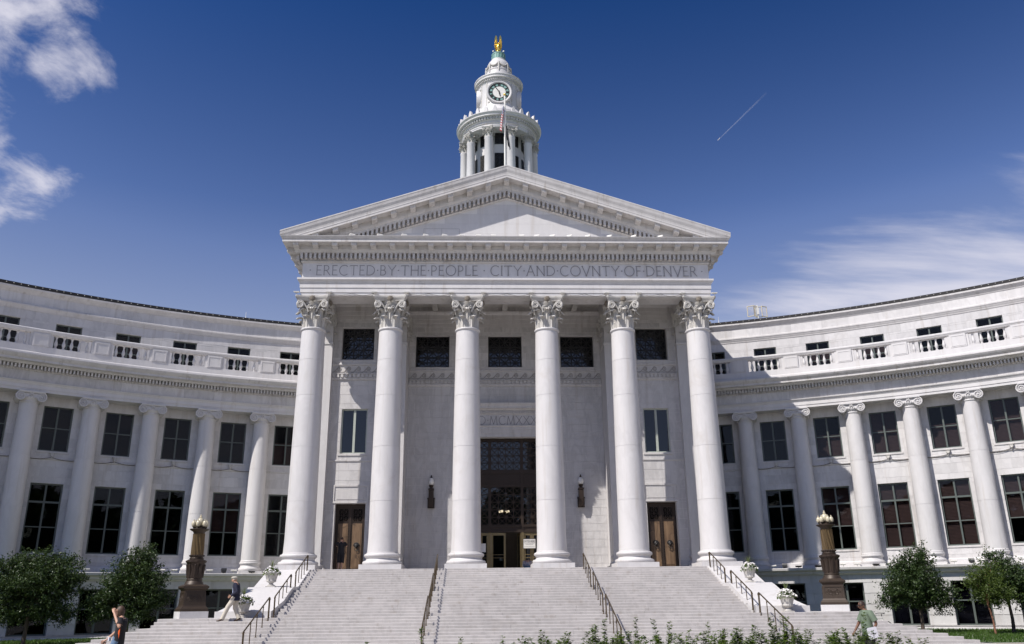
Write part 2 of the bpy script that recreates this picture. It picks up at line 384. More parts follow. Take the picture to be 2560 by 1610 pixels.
# unseen park trees behind the viewer, added tall to darken the window reflections
rg = random.Random(9); pt = MB()
for i in range(84):
    ang = radians(-118+236*i/83+rg.uniform(-2, 2)); rad = rg.uniform(66, 92); x, y = rad*sin(ang)*1.15, -34-rad*cos(ang); hh = rg.uniform(17, 25)
    if y > -44 and abs(x) < 66: continue
    pt.tube([(x, y, GZ-.2), (x, y, GZ+hh*.55)], [.4, .2], 7)
    for k in range(420):
        d = Vector((rg.gauss(0, 1), rg.gauss(0, 1), rg.gauss(0, 1))).normalized()*rg.uniform(.55, 1)**.4; c = Vector((x+d.x*hh*.36, y+d.y*hh*.36, GZ+hh*.60+d.z*hh*.40)); n_ = Vector((rg.gauss(0, 1), rg.gauss(0, 1), rg.gauss(0, 1))).normalized(); u_ = n_.orthogonal().normalized(); w_ = n_.cross(u_); s = rg.uniform(.9, 1.7)
        pt.add([c-u_*s, c+w_*s*.8, c+u_*s, c-w_*s*.8], [(0, 1, 2, 3)])
o = pt.build('unseen_park_trees', 'leaf_dark', kind='stuff'); tag(o, 'unseen belt of park trees added across the forecourt to darken window reflections', 'trees')
# kerb between the lawn and the walk
for sgn, nm in ((-1, 'left'), (1, 'right')):
    kb = MB(); kb.box(sgn*17.77, sgn*60, -12.42, -12.26, GZ-.1, GZ+.12); kb.build('kerb', 'paving', kind='structure')
# ---------------------------------------------------------------- stairs
ST = bpy.data.objects.new('stairs', None); col.objects.link(ST); ST['kind'] = 'structure'
rg = random.Random(11)
XI = 9.92
core = MB()
core.loft([[(x, Y_EDGE+.3, -.03), (x, Y_EDGE+.3, GZ), (x, Y_L2b, GZ), (x, Y_L2b+.1, Z_L2-.05), (x, Y_L2a, Z_L2-.05), (x, Y_L1b, Z_L1-.13), (x, Y_L1a+.1, Z_L1-.05)] for x in (-XI, XI)])
def step_end(k):   # half width of the k-th tread below the lower landing
    return 14.4+max(0, k-2)*.42
core.build('stair_core', 'step', ST)
def slab_row(x0, x1, y_nose, depth, z, h=.17, L=2.7):
    x = x0; first = True
    while x < x1-.01:
        l = L*rg.uniform(.75, 1.25)*(rg.uniform(.4, 1) if first else 1); first = False
        e = min(x1, x+l)
        if x1-e < .7: e = x1
        b = MB(); g_ = .003
        yj = rg.uniform(-.003, .003); zj = rg.uniform(-.002, .002)
        # eased nosing
        pr = [(y_nose+yj, z-h), (y_nose+yj, z-.012), (y_nose+yj+.012, z+zj), (y_nose+depth, z+zj), (y_nose+depth, z-h)]
        b.loft([[(xx, p[0], p[1]) for p in pr] for xx in (x+g_, e-g_)])
        b.build('step_slab', 'step', ST); x = e
for n in range(1, 9): slab_row(-XI, XI, Y_EDGE-n*TRD, TRD+.07, -n*RIS)
slab_row(-XI, XI, Y_L1b, .98+.08, Z_L1)
for n in range(1, 10): slab_row(-XI, XI, Y_L1b-n*TRD, TRD+.07, Z_L1-n*RIS)
slab_row(-14.4, 14.4, Y_L2b, 1.0174+.08, Z_L2, h=.6)
for sg in (-1, 1):
    pb = MB(); pb.box(sg*11.0, sg*14.4, Y_L2b+1.09, -5.4, -3.42, Z_L2-.004); pb.build('side_landing', 'podium', ST)
    pb = MB(); pb.box(sg*13.6, sg*14.395, Y_L2b+.03, -5.4, -3.42, Z_L2-.17); pb.build('landing_wall', 'podium', ST)
for k in range(1, 11): slab_row(-step_end(k), step_end(k), Y_L2b-k*TRD, TRD+.07, Z_L2-k*RIS, h=.17 if k < 10 else .12, L=3.0)
bk = MB()
for k in range(3, 11):
    for sg in (-1, 1): bk.box(sg*(step_end(k)-.9), sg*(step_end(k)-.004), Y_L2b-k*TRD+.02, -8.6, GZ-.05, Z_L2-k*RIS-.004-.001*k)
bk.build('stair_flank', 'step', ST)
# portico floor: paving slabs over a podium block
fl = MB(); fl.box(-11.9, 11.9, Y_EDGE+.02, 12, GZ, -.02); fl.build('portico_podium', 'podium', ST)
for iy in range(5):
    slab_row(-9.9, 9.9, Y_EDGE+iy*1.45, 1.445, 0, h=.15, L=2.2)
# cheek walls either side of the stairs
for sg, nm in ((-1, 'left'), (1, 'right')):
    ck = thing('stair_cheek_wall', f'sloping white marble cheek wall on the {nm} side of the stairs', 'wall', group='cheek walls of the stairs')
    A = [(Y_EDGE+.75, .0), (Y_EDGE-.02, .0), (Y_L1a, -.875), (Y_L1b-.02, -.885)]
    def prism(pts, zb, xi, xo0, xo1, mat, name):
        mb = MB(); n = len(pts); rows = []
        for i, (y, z) in enumerate(pts):
            xo = xo0+(xo1-xo0)*i/(n-1)
            rows.append([(sg*xi, y, zb), (sg*xi, y, z), (sg*xo, y, z), (sg*xo, y, zb)])
        mb.loft(rows); return mb.build(name, mat, ck)
    prism(A, GZ, 9.9, 11.95, 11.92, 'marble', 'upper_slope')
    B = [(Y_L1b-.021, -.90)]+[(Y_L1b-.05-(Y_L1b-.05-Y_L2a)*t, -.90-1.03*(t**1.12 if t < .9 else t**1.12)) for t in [i/10 for i in range(1, 11)]]
    mb = MB(); rows = []
    for i, (y, z) in enumerate(B):
        t = i/(len(B)-1); xo = 11.92+.48*max(0, (t-.55)/.45)**1.6; xi = 9.9+.25*max(0, (t-.6)/.4)
        rows.append([(sg*xi, y, GZ), (sg*xi, y, z), (sg*xo, y, z), (sg*xo, y, GZ)])
    mb.loft(rows); mb.build('lower_slope', 'marble', ck)
    mb = MB(); mb.box(sg*10.13, sg*12.44, Y_L2a-.06, Y_L2a+.03, GZ, -1.905); mb.build('end_block', 'marble', ck)
# ================================================================ the building
HALL = thing('city_hall', 'white marble city hall with columned portico, curved wings and a domed clock tower', 'building')
PX = [-10.838, -6.535, -2.232, 2.232, 6.535, 10.838]
# ---- Corinthian capital, z 0..1.79
def spiral(cx, cz, r, turns, n, hand=1, start=pi/2):
    return [(cx+hand*r*(1-.86*t)*cos(start-2*pi*turns*t), cz+r*(1-.86*t)*sin(start-2*pi*turns*t)) for t in [i/n for i in range(n+1)]]
def corinthian():
    mb = MB()
    mb.lathe([(.60, 0), (.54, .10), (.50, .5), (.50, .95), (.58, 1.25), (.72, 1.44), (.72, 1.50), (.5, 1.52)], 28)
    def leaf(a, z0, h, w, out, rb):
        nt, ns = 11, 4; fr = []; bk = []
        for i in range(nt+1):
            t = i/nt
            if t < .72: r = rb+.02+.05*(t/.72)**1.5; z = z0+h*t/.72*.86
            else:
                q = (t-.72)/.28*pi*.95; r = rb+.07+out*(1-cos(q))/2*1.15; z = z0+h*.86+h*.17*sin(q)
            ww = w*(.74+.30*sin(min(1, t*1.05)*pi*.8))*(1-.26*abs(sin(t*pi*4.5)))*(1 if t < .8 else 1-.45*((t-.8)/.2)**2)
            rowf = []; rowb = []
            for j in range(-ns, ns+1):
                s = j/ns; d = -.045*(1-abs(s))*(-1)*(1-t*.4)-.03*abs(s)+.020*cos(s*pi*3)
                aa = a+s*ww/max(r, .3)
                rowf.append(((r+d)*cos(aa), (r+d)*sin(aa), z)); rowb.append(((r+d-.035)*cos(aa), (r+d-.035)*sin(aa), z-.02))
            fr.append(rowf+rowb[::-1])
        mb.loft(fr)
    for k in range(8): leaf(2*pi*(k+.5)/8, 0.02, .60, .215, .30, .575)
    for k in range(8): leaf(2*pi*k/8, .04, 1.02, .20, .36, .55)
    for k in range(16): leaf(2*pi*(k+.5)/16+.02, .60, .66, .085, .17, .56)
    for k in range(4):
        fa = pi/2*k      # face direction: local (s, depth, z)
        def L(s, dp, z, fa=fa): return (dp*cos(fa)-s*sin(fa), dp*sin(fa)+s*cos(fa), z)
        for hnd in (-1, 1):
            pts = [(hnd*.20, .66, .88), (hnd*.30, .70, 1.08), (hnd*.44, .73, 1.30), (hnd*.56, .77, 1.44)]
            sp = spiral(.655, 1.27, .21, 2.1, 34)
            pts += [(hnd*q[0], .80+.015*i/34+.05*(q[0]-.6), q[1]) for i, q in enumerate(sp)]
            rad = [.035, .04, .045, .05]+[.05*(1-.55*i/34) for i in range(35)]
            mb.tube([L(*p) for p in pts], rad, 6)
            sp2 = spiral(.15, 1.16, .11, 1.7, 20)
            p2 = [(hnd*.24, .66, .86), (hnd*.27, .69, 1.0), (hnd*.235, .72, 1.2)]+[(hnd*q[0], .745, q[1]) for q in sp2]
            mb.tube([L(*p) for p in p2], [.028]*3+[.03*(1-.5*i/20) for i in range(21)], 5)
    # abacus with concave sides
    def ab(hw, cham, z, cc):
        pts = []
        for k in range(4):
            fa = pi/2*k; nx, ny = cos(fa), sin(fa); tx, ty = -sin(fa), cos(fa)
            for i in range(9):
                s = -1+2*i/8; dp = hw-cc*(1-s*s); ss = s*(hw-cham)
                pts.append((nx*dp+tx*ss, ny*dp+ty*ss, z))
        return pts
    mb.loft([ab(.86, .10, 1.50, .17), ab(.89, .10, 1.60, .17), ab(.93, .10, 1.64, .17), ab(.96, .09, 1.74, .17), ab(.95, .09, 1.785, .17)])
    return mb
def fleurons():
    mb = MB()
    for k in range(1):
        fa = pi/2*k
        for i in range(26):
            a = 2*pi*i*.382; rr = .15*sqrt(i/26)
            s, zz_ = rr*cos(a), 1.60+rr*sin(a); dp = .78+.14*sqrt(max(0, 1-(rr/.17)**2))
            mb.ball((dp*cos(fa)-s*sin(fa), dp*sin(fa)+s*cos(fa), zz_), .045, 5, 4)
    return mb
cap_me = corinthian().mesh('capital', 40); fl_me = fleurons().mesh('fleuron', 50)
cap_me.materials.append(M['marble_old']); fl_me.materials.append(M['fleuron'])
def squarify(me, name, hx, hy):
    m2 = me.copy(); m2.name = name
    for v in m2.vertices:
        x, y = v.co.x, v.co.y; r = sqrt(x*x+y*y)
        if r < 1e-6: continue
        k = r/max(abs(x), abs(y)); k = 1+(k-1)*max(0, min(1, (1.30-r)/.45))
        v.co.x = x*k*hx; v.co.y = y*k*hy
    return m2
# ---- column meshes
def base_prof(r, z0, h, rs):
    p = [(rs*1.0, z0)]
    def tor(zc, hh, rb, ro): return [(rb+(ro-rb)*cos(a)**.8 if cos(a) > 0 else rb, zc+hh/2*sin(a)) for a in [(-pi/2+pi*i/8) for i in range(9)]]
    p += tor(z0+.16*h, .32*h, r*.90, r); p += [(r*.86, z0+.345*h), (r*.82, z0+.42*h), (r*.81, z0+.50*h), (r*.84, z0+.57*h), (r*.86, z0+.60*h)]
    p += tor(z0+.75*h, .27*h, r*.85, r*.92); p += [(rs*1.05, z0+.90*h), (rs*1.05, z0+.955*h), (rs, z0+h)]
    return p
pl = MB(); pl.box(-1.068, 1.068, -1.068, 1.068, 0, .25); plinth_me = pl.mesh('plinth')
bs = MB(); bs.lathe(base_prof(1.02, .25, .62, .79), 56); base_me = bs.mesh('base', 35)
sp_ = []
joints = [3.45, 6.3, 9.1, 11.1]
def rs_at(z): t = (z-.87)/(12.78-.87); return .765-.123*t**1.7
zs = [.87+i*(12.78-.87)/16 for i in range(17)]
zs = sorted(zs+[j+o_ for j in joints for o_ in (-.010, -.007, .007, .010)])
for z in zs:
    jj = any(abs(z-j) < .0075 for j in joints); sp_.append((rs_at(z)-(.010 if jj else 0)+(.03*max(0, 1-(z-.87)/.18)**2), z))
sp_ += [(.655, 12.80), (.685, 12.82), (.705, 12.86), (.705, 12.90), (.69, 12.93), (.64, 12.95)]
sh = MB(); sh.lathe(sp_, 64); shaft_me = sh.mesh('portico_column', 30)
for me, mt in ((plinth_me, 'marble'), (base_me, 'marble'), (shaft_me, 'marble')): me.materials.append(M[mt])
for i, x in enumerate(PX):
    c = obj('portico_column', shaft_me, None, HALL); c.location = (x, 0, 0); nf = 0
    for nm, me, z in (('plinth', plinth_me, 0), ('base', base_me, 0), ('capital', cap_me, 12.94), ('fleuron', fl_me, 12.94), ('fleuron', fl_me, 12.94), ('fleuron', fl_me, 12.94)):
        o = obj(nm, me, None, c); o.location = (0, 0, z)
        if nm == 'fleuron': nf += 1; o.rotation_euler = (0, 0, pi+pi/2*(nf-1))
# ---- pilasters
pc_me = squarify(cap_me, 'pilaster_capital', .93, .55); pb_me = squarify(base_me, 'pilaster_base', .86, .52)
for x in (PX[0], PX[1], PX[4], PX[5]):
    inner = abs(x) < 8
    mb = MB(); y1 = 4.2 if inner else 3.4
    mb.box(x-.72, x+.72, 2.22, y1, 0.0, 12.95); mb.box(x-.76, x+.76, 2.18, y1+.1, 12.80, 12.92)
    p = mb.build('pilaster', 'marble', HALL); p.scale = (1.0063,)*3; p.location = (0, .30, .011)
    o = obj('pilaster_capital', pc_me, None, p); o.location = (x, 2.70, 12.94)
    o = obj('pilaster_base', pb_me, None, p); o.location = (x, 2.72, -.02)
    mb = MB(); mb.box(x-.95, x+.95, 2.05, y1, .001, .235); mb.build('pilaster_plinth', 'marble', p)
    if inner:   # capital ornament runs back along the deep pier
        o = obj('pilaster_capital', pc_me, None, p); o.location = (x, 3.72, 12.94)
    mb = MB(); mb.box(x-.70, x+.70, 2.3, y1, 12.95, 16.2); mb.build('pier_top', 'marble_trim', p)
# ---- entablature
XA, YF = 11.545, -.707
def sweep3(prof, yb=12.5, xa=XA, yf=YF):
    mb = MB(); rows = []
    for k in range(4):
        row = []
        for p, z in prof:
            x = xa+p; row.append([(-x, yb, z), (-x, yf-p, z), (x, yf-p, z), (x, yb, z)][k])
        rows.append(row)
    mb.loft(rows); return mb
T = 1.414
arch = sweep3([(0, 14.765), (0, 14.935), (.035, 14.936), (.035, 15.20), (.07, 15.201), (.07, 15.455), (.09, 15.46), (.10, 15.50), (.15, 15.60), (.20, 15.64), (.21, 15.66), (.21, 15.765), (-T, 15.765), (-T, 14.765)]).build('architrave', 'marble', HALL)
sof = MB(); sof.box(-11.2, 11.2, -.42, .42, 14.752, 14.764); sof.build('soffit_panel', 'marble_trim', arch)
frz = sweep3([(0, 15.766), (0, 16.705), (-T, 16.705), (-T, 15.766)]).build('frieze', 'frieze_stone', HALL)
cor = sweep3([(.02, 16.706), (.06, 16.72), (.10, 16.78), (.06, 16.84), (.06, 16.87), (.06, 17.19), (.36, 17.195), (.38, 17.24), (.43, 17.33), (.46, 17.36), (.46, 17.595), (1.0, 17.60), (1.0, 17.765), (1.03, 17.77), (1.04, 17.80), (1.11, 17.90), (1.12, 17.935), (-T, 17.95), (-T, 16.706)]).build('cornice', 'marble_trim', HALL)
# dentils, modillions
dm = MB(); dm.box(-.066, .066, -.15, .16, 0, .30); dentil_me = dm.mesh('dentil'); dentil_me.materials.append(M['marble_trim'])
md = MB(); prf = [(0, 0), (-.46, 0), (-.46, -.10), (-.44, -.16), (-.36, -.20), (-.22, -.195), (-.10, -.24), (0, -.25)]
md.loft([[(x, p[0], p[1]) for p in prf] for x in (-.15, .15)]); md.box(-.175, .175, -.49, 0.0, -.045, -.001); mod_me = md.mesh('modillion'); mod_me.materials.append(M['marble_trim'])
nd = 46
for k in range(-nd, nd+1):
    o = obj('dentil', dentil_me, None, cor); o.location = (k*.2515, YF-.21, 16.885)
for k in range(-11, 12):
    o = obj('modillion', mod_me, None, cor); o.location = (k*1.075, YF-.46, 17.60)
sd_ = MB()
for sg in (-1, 1):
    for k in range(0, 30):
        y = YF-.05+k*.2515
        sd_.box(sg*(XA+.21), sg*(XA+.36), y, y+.156, 16.885, 17.185)
    for k in range(0, 8): sd_.box(sg*(XA+.46), sg*(XA+.92), YF-.1+k*1.075, YF+.2+k*1.075, 17.37, 17.598)
sd_.build('side_dentils', 'marble_trim', cor, kind='stuff')
# ---- pediment
SL = .331; ZAP = 22.42; XT = 12.69; ZH = 17.952
def ztop(x): return ZAP-SL*abs(x)
def rake(prof, name, mat, sg, xt=XT):
    vb = [v for p, v in prof]; xs = {0.0, xt}
    for v in vb:
        xx = (ZAP+v-ZH)/SL
        if 0 < xx < xt: xs.add(xx)
    xs = sorted(xs); rows = []
    for x in xs:
        row = []
        for p, v in prof:
            xx = x*(xt+p-1.15)/xt if False else x
            row.append((sg*xx, YF-p, max(ztop(xx)+v, ZH+.0005*(v+2))))
        rows.append(row)
    mb = MB(); mb.loft(rows if sg < 0 else rows); return mb.build(name, mat, ped)
tm = MB(); xtb = (ZAP-1.3-ZH)/SL
tm.add([(-xtb, YF, ZH-.3), (xtb, YF, ZH-.3), (0, YF, ZAP-1.2), (-xtb, YF+.4, ZH-.3), (xtb, YF+.4, ZH-.3), (0, YF+.4, ZAP-1.2)], [(0, 1, 2), (5, 4, 3), (0, 3, 4, 1), (1, 4, 5, 2), (2, 5, 3, 0)])
ped = tm.build('tympanum', 'mortar', HALL)
# tympanum facing stones
rgm = random.Random(21)
zc = ZH
while zc < ZAP-1.6:
    hh = .62; z1 = min(zc+hh, ZAP-1.5); xe = (ZAP-1.42-z1)/SL
    if xe > .4:
        x = -xe; 
        while x < xe-.01:
            e = min(xe, x+rgm.uniform(1.3, 1.9))
            if xe-e < .5: e = xe
            b = MB(); b.box(x+.002, e-.002, YF-.012, YF+.05, zc+.002, z1-.002); b.build('facing_stone', 'marble', ped); x = e
    zc = z1
SIMA = [(1.15, 0), (1.15, -.06), (1.13, -.10), (1.10, -.25), (1.04, -.40), (1.02, -.50), (1.02, -.56), (1.0, -.61), (1.0, -.715), (.4, -.715), (.4, -.05), (.4, 0)]
BED = [(.46, -.716), (.46, -.98), (.44, -1.06), (.38, -1.14), (.37, -1.26), (.06, -1.262), (.06, -1.545), (.06, -1.56), (.13, -1.60), (.06, -1.66), (-.2, -1.66), (-.2, -.716)]
for sg in (-1, 1):
    r1 = rake(SIMA, 'raking_cornice', 'marble_trim', sg); r2 = rake(BED, 'raking_bed_mould', 'marble_trim', sg, 11.2)
def shear(me, name, s):
    m2 = me.copy(); m2.name = name
    for v in m2.vertices: v.co.z += s*v.co.x
    return m2
mod_s = {-1: shear(mod_me, 'modillion', SL), 1: shear(mod_me, 'modillion', -SL)}; den_s = {-1: shear(dentil_me, 'dentil', SL), 1: shear(dentil_me, 'dentil', -SL)}
mm = MB(); mm.v = [tuple(v.co) for v in mod_me.vertices]; mm.f = [tuple(p.vertices) for p in mod_me.polygons]
o = mm.build('modillion', 'marble_trim', ped); o.location = (0, YF-.46, ZAP-.73)
for k in range(1, 12):
    for sg in (-1, 1):
        x = k*1.075; zb = ztop(x)-.716
        if zb-.28 > ZH-.18:
            o = obj('modillion', mod_s[sg], None, ped); o.location = (sg*x, YF-.46, zb-.002)
for k in range(0, 46):
    for sg in (-1, 1):
        x = .126+k*.2515; zb = ztop(x)-1.545
        if zb > ZH-.12:
            o = obj('dentil', den_s[sg], None, ped); o.location = (sg*x, YF-.22, zb)
hatch = MB()
for (a, b, c, e) in ((-4.78, -2.72, 18.86, 18.875), (-4.78, -4.765, ZH, 18.86), (-2.735, -2.72, ZH, 18.86), (-3.76, -3.745, ZH, 18.86)): hatch.box(a, b, YF-.016, YF, c, e)
hatch.build('access_hatch', 'engraved', ped)
rf = MB()
for sg in (-1, 1):
    rf.loft([[(0, y, ZAP-.03), (sg*(XT-.05), y, ztop(XT-.05)-.05), (sg*(XT-.05), y, ztop(XT-.05)-.3), (0, y, ZAP-.5)] for y in (YF-.55, 14)])
rf.build('portico_roof', 'copper', HALL)
# ---------------------------------------------------------------- engraved lettering as single strokes
def arc(cx, cy, rx, ry, a0, a1, n=10): return [(cx+rx*cos(radians(a0+(a1-a0)*i/n)), cy+ry*sin(radians(a0+(a1-a0)*i/n))) for i in range(n+1)]
GL = {
 'E': (.50, [[(.06, 0), (.06, 1)], [(.06, 1), (.46, 1)], [(.06, .52), (.40, .52)], [(.06, 0), (.49, 0)]]),
 'F': (.48, [[(.06, 0), (.06, 1)], [(.06, 1), (.46, 1)], [(.06, .52), (.40, .52)]]),
 'R': (.62, [[(.06, 0), (.06, 1)], [(.06, 1), (.25, 1)]+arc(.25, .74, .22, .26, 90, -90)+[(.06, .48)], [(.27, .48), (.62, -.04)]]),
 'P': (.54, [[(.06, 0), (.06, 1)], [(.06, 1), (.25, 1)]+arc(.25, .72, .23, .28, 90, -90)+[(.06, .44)]]),
 'B': (.56, [[(.06, 0), (.06, 1)], [(.06, 1), (.25, 1)]+arc(.25, .76, .19, .24, 90, -90)+[(.06, .52)], [(.25, .52)]+arc(.27, .26, .23, .26, 90, -90)+[(.06, 0)]]),
 'C': (.80, [arc(.46, .5, .43, .53, 48, 312, 18)]),
 'D': (.78, [[(.06, 0), (.06, 1)], [(.06, 1), (.27, 1)]+arc(.27, .5, .46, .5, 90, -90, 16)+[(.06, 0)]]),
 'O': (.94, [arc(.47, .5, .44, .53, 0, 360, 26)]),
 'T': (.72, [[(.36, 0), (.36, 1)], [(.02, .93), (.03, 1), (.69, 1), (.70, .93)]]),
 'Y': (.72, [[(.36, 0), (.36, .48)], [(.36, .48), (.03, 1)], [(.36, .48), (.69, 1)]]),
 'H': (.76, [[(.07, 0), (.07, 1)], [(.69, 0), (.69, 1)], [(.07, .53), (.69, .53)]]),
 'L': (.50, [[(.06, 0), (.06, 1)], [(.06, 0), (.47, 0), (.49, .08)]]),
 'I': (.16, [[(.08, 0), (.08, 1)]]),
 'A': (.74, [[(.02, 0), (.37, 1.03)], [(.37, 1.03), (.72, 0)], [(.15, .38), (.59, .38)]]),
 'N': (.80, [[(.08, 0), (.08, 1)], [(.08, 1), (.72, 0)], [(.72, 0), (.72, 1)]]),
 'V': (.74, [[(.02, 1), (.37, -.02)], [(.37, -.02), (.72, 1)]]),
 'M': (.94, [[(.05, 0), (.16, 1)], [(.16, 1), (.47, .02)], [(.47, .02), (.78, 1)], [(.78, 1), (.89, 0)]]),
 'X': (.72, [[(.03, 0), (.69, 1)], [(.04, 1), (.70, 0)]]),
 '.': (.16, [[(.05, .50), (.11, .50)]]), ' ': (.20, []),
}
def text(mb, s, x0, x1, y, z, h, th=.075, d=.006, gap=.15, serif=True, each=None):
    """strokes of the text s fitted between x0 and x1 on a face at depth y facing -y"""
    wtot = sum(GL[c][0]+gap for c in s)-gap; sc = (x1-x0)/wtot; x = x0
    for c in s:
        w, sts = GL[c]
        if each: mb = MB()
        for st in sts:
            P2 = [Vector((x+p[0]*sc, z+p[1]*h)) for p in st]; P2 = [p for q, p in enumerate(P2) if q == 0 or (p-P2[q-1]).length > 1e-6]
            diag = len(P2) == 2 and P2[0].x > P2[1].x
            tw = th*h*(.75 if diag else 1.0)*(1.6 if c == '.' else 1)
            n_p = len(P2); Lf = []; Rg = []; loop = (P2[0]-P2[-1]).length < 1e-6 and n_p > 3
            for q in range(n_p):
                pa = P2[q-1] if q else (P2[-2] if loop else P2[0]); pb = P2[q+1] if q < n_p-1 else (P2[1] if loop else P2[-1])
                t_ = (pb-pa).normalized(); nn = Vector((-t_.y, t_.x))*tw/2; e = Vector((0, 0))
                if not loop and q in (0, n_p-1): e = t_*tw*.25*(-1 if q == 0 else 1)
                Lf.append(P2[q]+e+nn); Rg.append(P2[q]+e-nn)
            o_ = len(mb.v); mb.v += [(p.x, y-d, p.y) for p in Lf]+[(p.x, y-d, p.y) for p in Rg]
            for q in range(n_p-1): mb.f.append((o_+q, o_+n_p+q, o_+n_p+q+1, o_+q+1))
            d = d+.0004
            if serif and len(P2) == 2 and abs(P2[0].y-P2[1].y) > .3*h:
                for p in P2:
                    if min(abs(p.y-z), abs(p.y-z-h)) < .03*h: mb.box(p.x-tw*1.1, p.x+tw*1.1, y-d-.0003, y, p.y-tw*.28, p.y+tw*.28)
        if each and sts: mb.build('letter', 'engraved', each)
        x += (w+gap)*sc
for tstr, a_, b_, zz_, hh_ in (('.', -11.15, -11.05, 16.0, .56), ('ERECTED.BY.THE.PEOPLE . CITY.AND.COVNTY.OF.DENVER', -10.76, 10.86, 15.985, .575), ('.', 11.12, 11.22, 16.0, .56)): text(None, tstr, a_, b_, YF, zz_, hh_, th=.072, each=frz)
# ---------------------------------------------------------------- windows (local: x along the wall, y into the wall, z up)
def win_mesh(hw, z0, z1, mulls, trans, fwd=.075, dp=.10, mw=.07, tw=.06, name='window', heavy=()):
    mb = MB()
    mb.box(-hw, -hw+fwd, 0, dp, z0, z1); mb.box(hw-fwd, hw, 0, dp, z0, z1); mb.box(-hw+fwd, hw-fwd, .001, dp, z0, z0+fwd); mb.box(-hw+fwd, hw-fwd, .001, dp, z1-fwd, z1)
    for m_ in mulls: mb.box(m_-mw/2, m_+mw/2, -.012, dp-.01, z0+fwd, z1-fwd)
    for t_ in trans:
        k = 1.9 if t_ in heavy else 1; mb.box(-hw+fwd, hw-fwd, -.003, dp-.015, t_-tw*k/2, t_+tw*k/2)
    xs = [-hw+fwd]+[m_ for m_ in mulls]+[hw-fwd]; zs_ = [z0+fwd]+sorted(trans)+[z1-fwd]
    panes = []
    for i in range(len(xs)-1):
        for j in range(len(zs_)-1):
            p = MB(); a, b = xs[i]+(mw/2-.005 if i else -.005), xs[i+1]-(mw/2-.005 if i < len(xs)-2 else -.005)
            c, e = zs_[j]+(tw/2-.005 if j else -.005), zs_[j+1]-(tw/2-.005 if j < len(zs_)-2 else -.005)
            p.box(a, b, dp*.45, dp*.45+.006, c, e); panes.append(p.mesh('pane'))
    me = mb.mesh(name); return me, panes
def blind_mesh(hw, z0, z1, n):
    mb = MB(); h = (z1-z0)/n
    for i in range(n):
        z = z0+i*h; mb.add([(-hw, .0, z), (hw, .0, z), (hw, .022, z+h*.92), (-hw, .022, z+h*.92), (-hw, .004, z), (hw, .004, z), (hw, .026, z+h*.92), (-hw, .026, z+h*.92)], [(0, 1, 2, 3), (7, 6, 5, 4), (0, 4, 5, 1), (2, 6, 7, 3)])
    return mb.mesh('blind')
rpane = random.Random(88)
def put_window(wm, parent, loc, rz, fmat, gmat, blind=None, bmat='blind'):
    me, panes = wm
    if len(me.materials) == 0: me.materials.append(M[fmat])
    w = obj('window', me, None, parent); place(w, loc, rz)
    for p in panes:
        if len(p.materials) == 0: p.materials.append(M[gmat])
        q = obj('pane', p, None, w); q.rotation_euler = (rpane.uniform(-.006, .006), 0, rpane.uniform(-.008, .008))
    if blind:
        if len(blind.materials) == 0: blind.materials.append(M[bmat])
        b = obj('blind', blind, None, w); b.location = (0, .14, 0)
    return w
def lattice(mb, x0, x1, z0, z1, nx, nz, y, t=.035, star=True):
    cw, ch = (x1-x0)/nx, (z1-z0)/nz
    def bar(a, b, w, yy):
        a, b = Vector(a), Vector(b); d = (b-a).normalized(); n = Vector((-d.y, d.x))*w/2
        q = [a-n, b-n, b+n, a+n]; vs = [(p.x, yy, p.y) for p in q]+[(p.x, yy+.03, p.y) for p in q]
        mb.add(vs, [(0, 1, 2, 3), (0, 4, 5, 1), (1, 5, 6, 2), (2, 6, 7, 3), (3, 7, 4, 0)])
    for i in range(nx+1): bar((x0+i*cw, z0), (x0+i*cw, z1), t*1.3, y)
    for j in range(nz+1): bar((x0, z0+j*ch), (x1, z0+j*ch), t*1.3, y+.002)
    for i in range(nx):
        for j in range(nz):
            a, b, c, e = x0+i*cw, x0+(i+1)*cw, z0+j*ch, z0+(j+1)*ch
            bar((a, c), (b, e), t, y+.006); bar((a, e), (b, c), t, y+.009)
            if star:
                bar(((a+b)/2, c), ((a+b)/2, e), t*.8, y+.012); bar((a, (c+e)/2), (b, (c+e)/2), t*.8, y+.014)
# ---------------------------------------------------------------- portico walls
def planar(Y): return lambda u, d, z: (u, Y+d, z)
rgw = random.Random(31)
big_me = {}
def do_wall(name, Y, u0, u1, z1, holes, h=.446, L=1.18, singles=True, mat='marble_block'):
    fn = planar(Y); w = wall_sheet(fn, u0, u1, 0, z1, holes, du=9).build(name, 'mortar', HALL)
    rest = MB()
    for b in courses(u0, u1, 0, z1, holes, h, L, rgw):
        if singles and b[3] < 11.2:
            m_ = MB(); block(m_, fn, b); m_.build('stone_block', mat, w)
        else: block(rest, fn, b)
    if rest.v: rest.build('upper_stone_blocks', mat, w, kind='stuff')
    return w
BZ = [(10.73, 10.74), (15.9, 16)]
inner_holes = [(-5.42, -3.38, 11.92, 13.93, .42), (-1.02, 1.02, 11.92, 13.93, .42), (3.38, 5.42, 11.92, 13.93, .42), (-2.05, 2.05, 0, 7.64, .55)]
WI = do_wall('portico_back_wall', 4.05, -5.82, 5.82, 15.9, inner_holes)
WO = {}
for sg in (-1, 1):
    c = sg*8.69
    hs_ = [(c-.94, c+.94, 11.96, 13.95, .40), (c-.74, c+.74, 6.45, 9.02, .22), (c-.84, c+.84, 0, 3.68, .50)]
    WO[sg] = do_wall('portico_side_bay', 2.55, min(sg*10.12, sg*7.25), max(sg*10.12, sg*7.25), 15.9, hs_, h=.555, L=1.30, mat='marble_block')
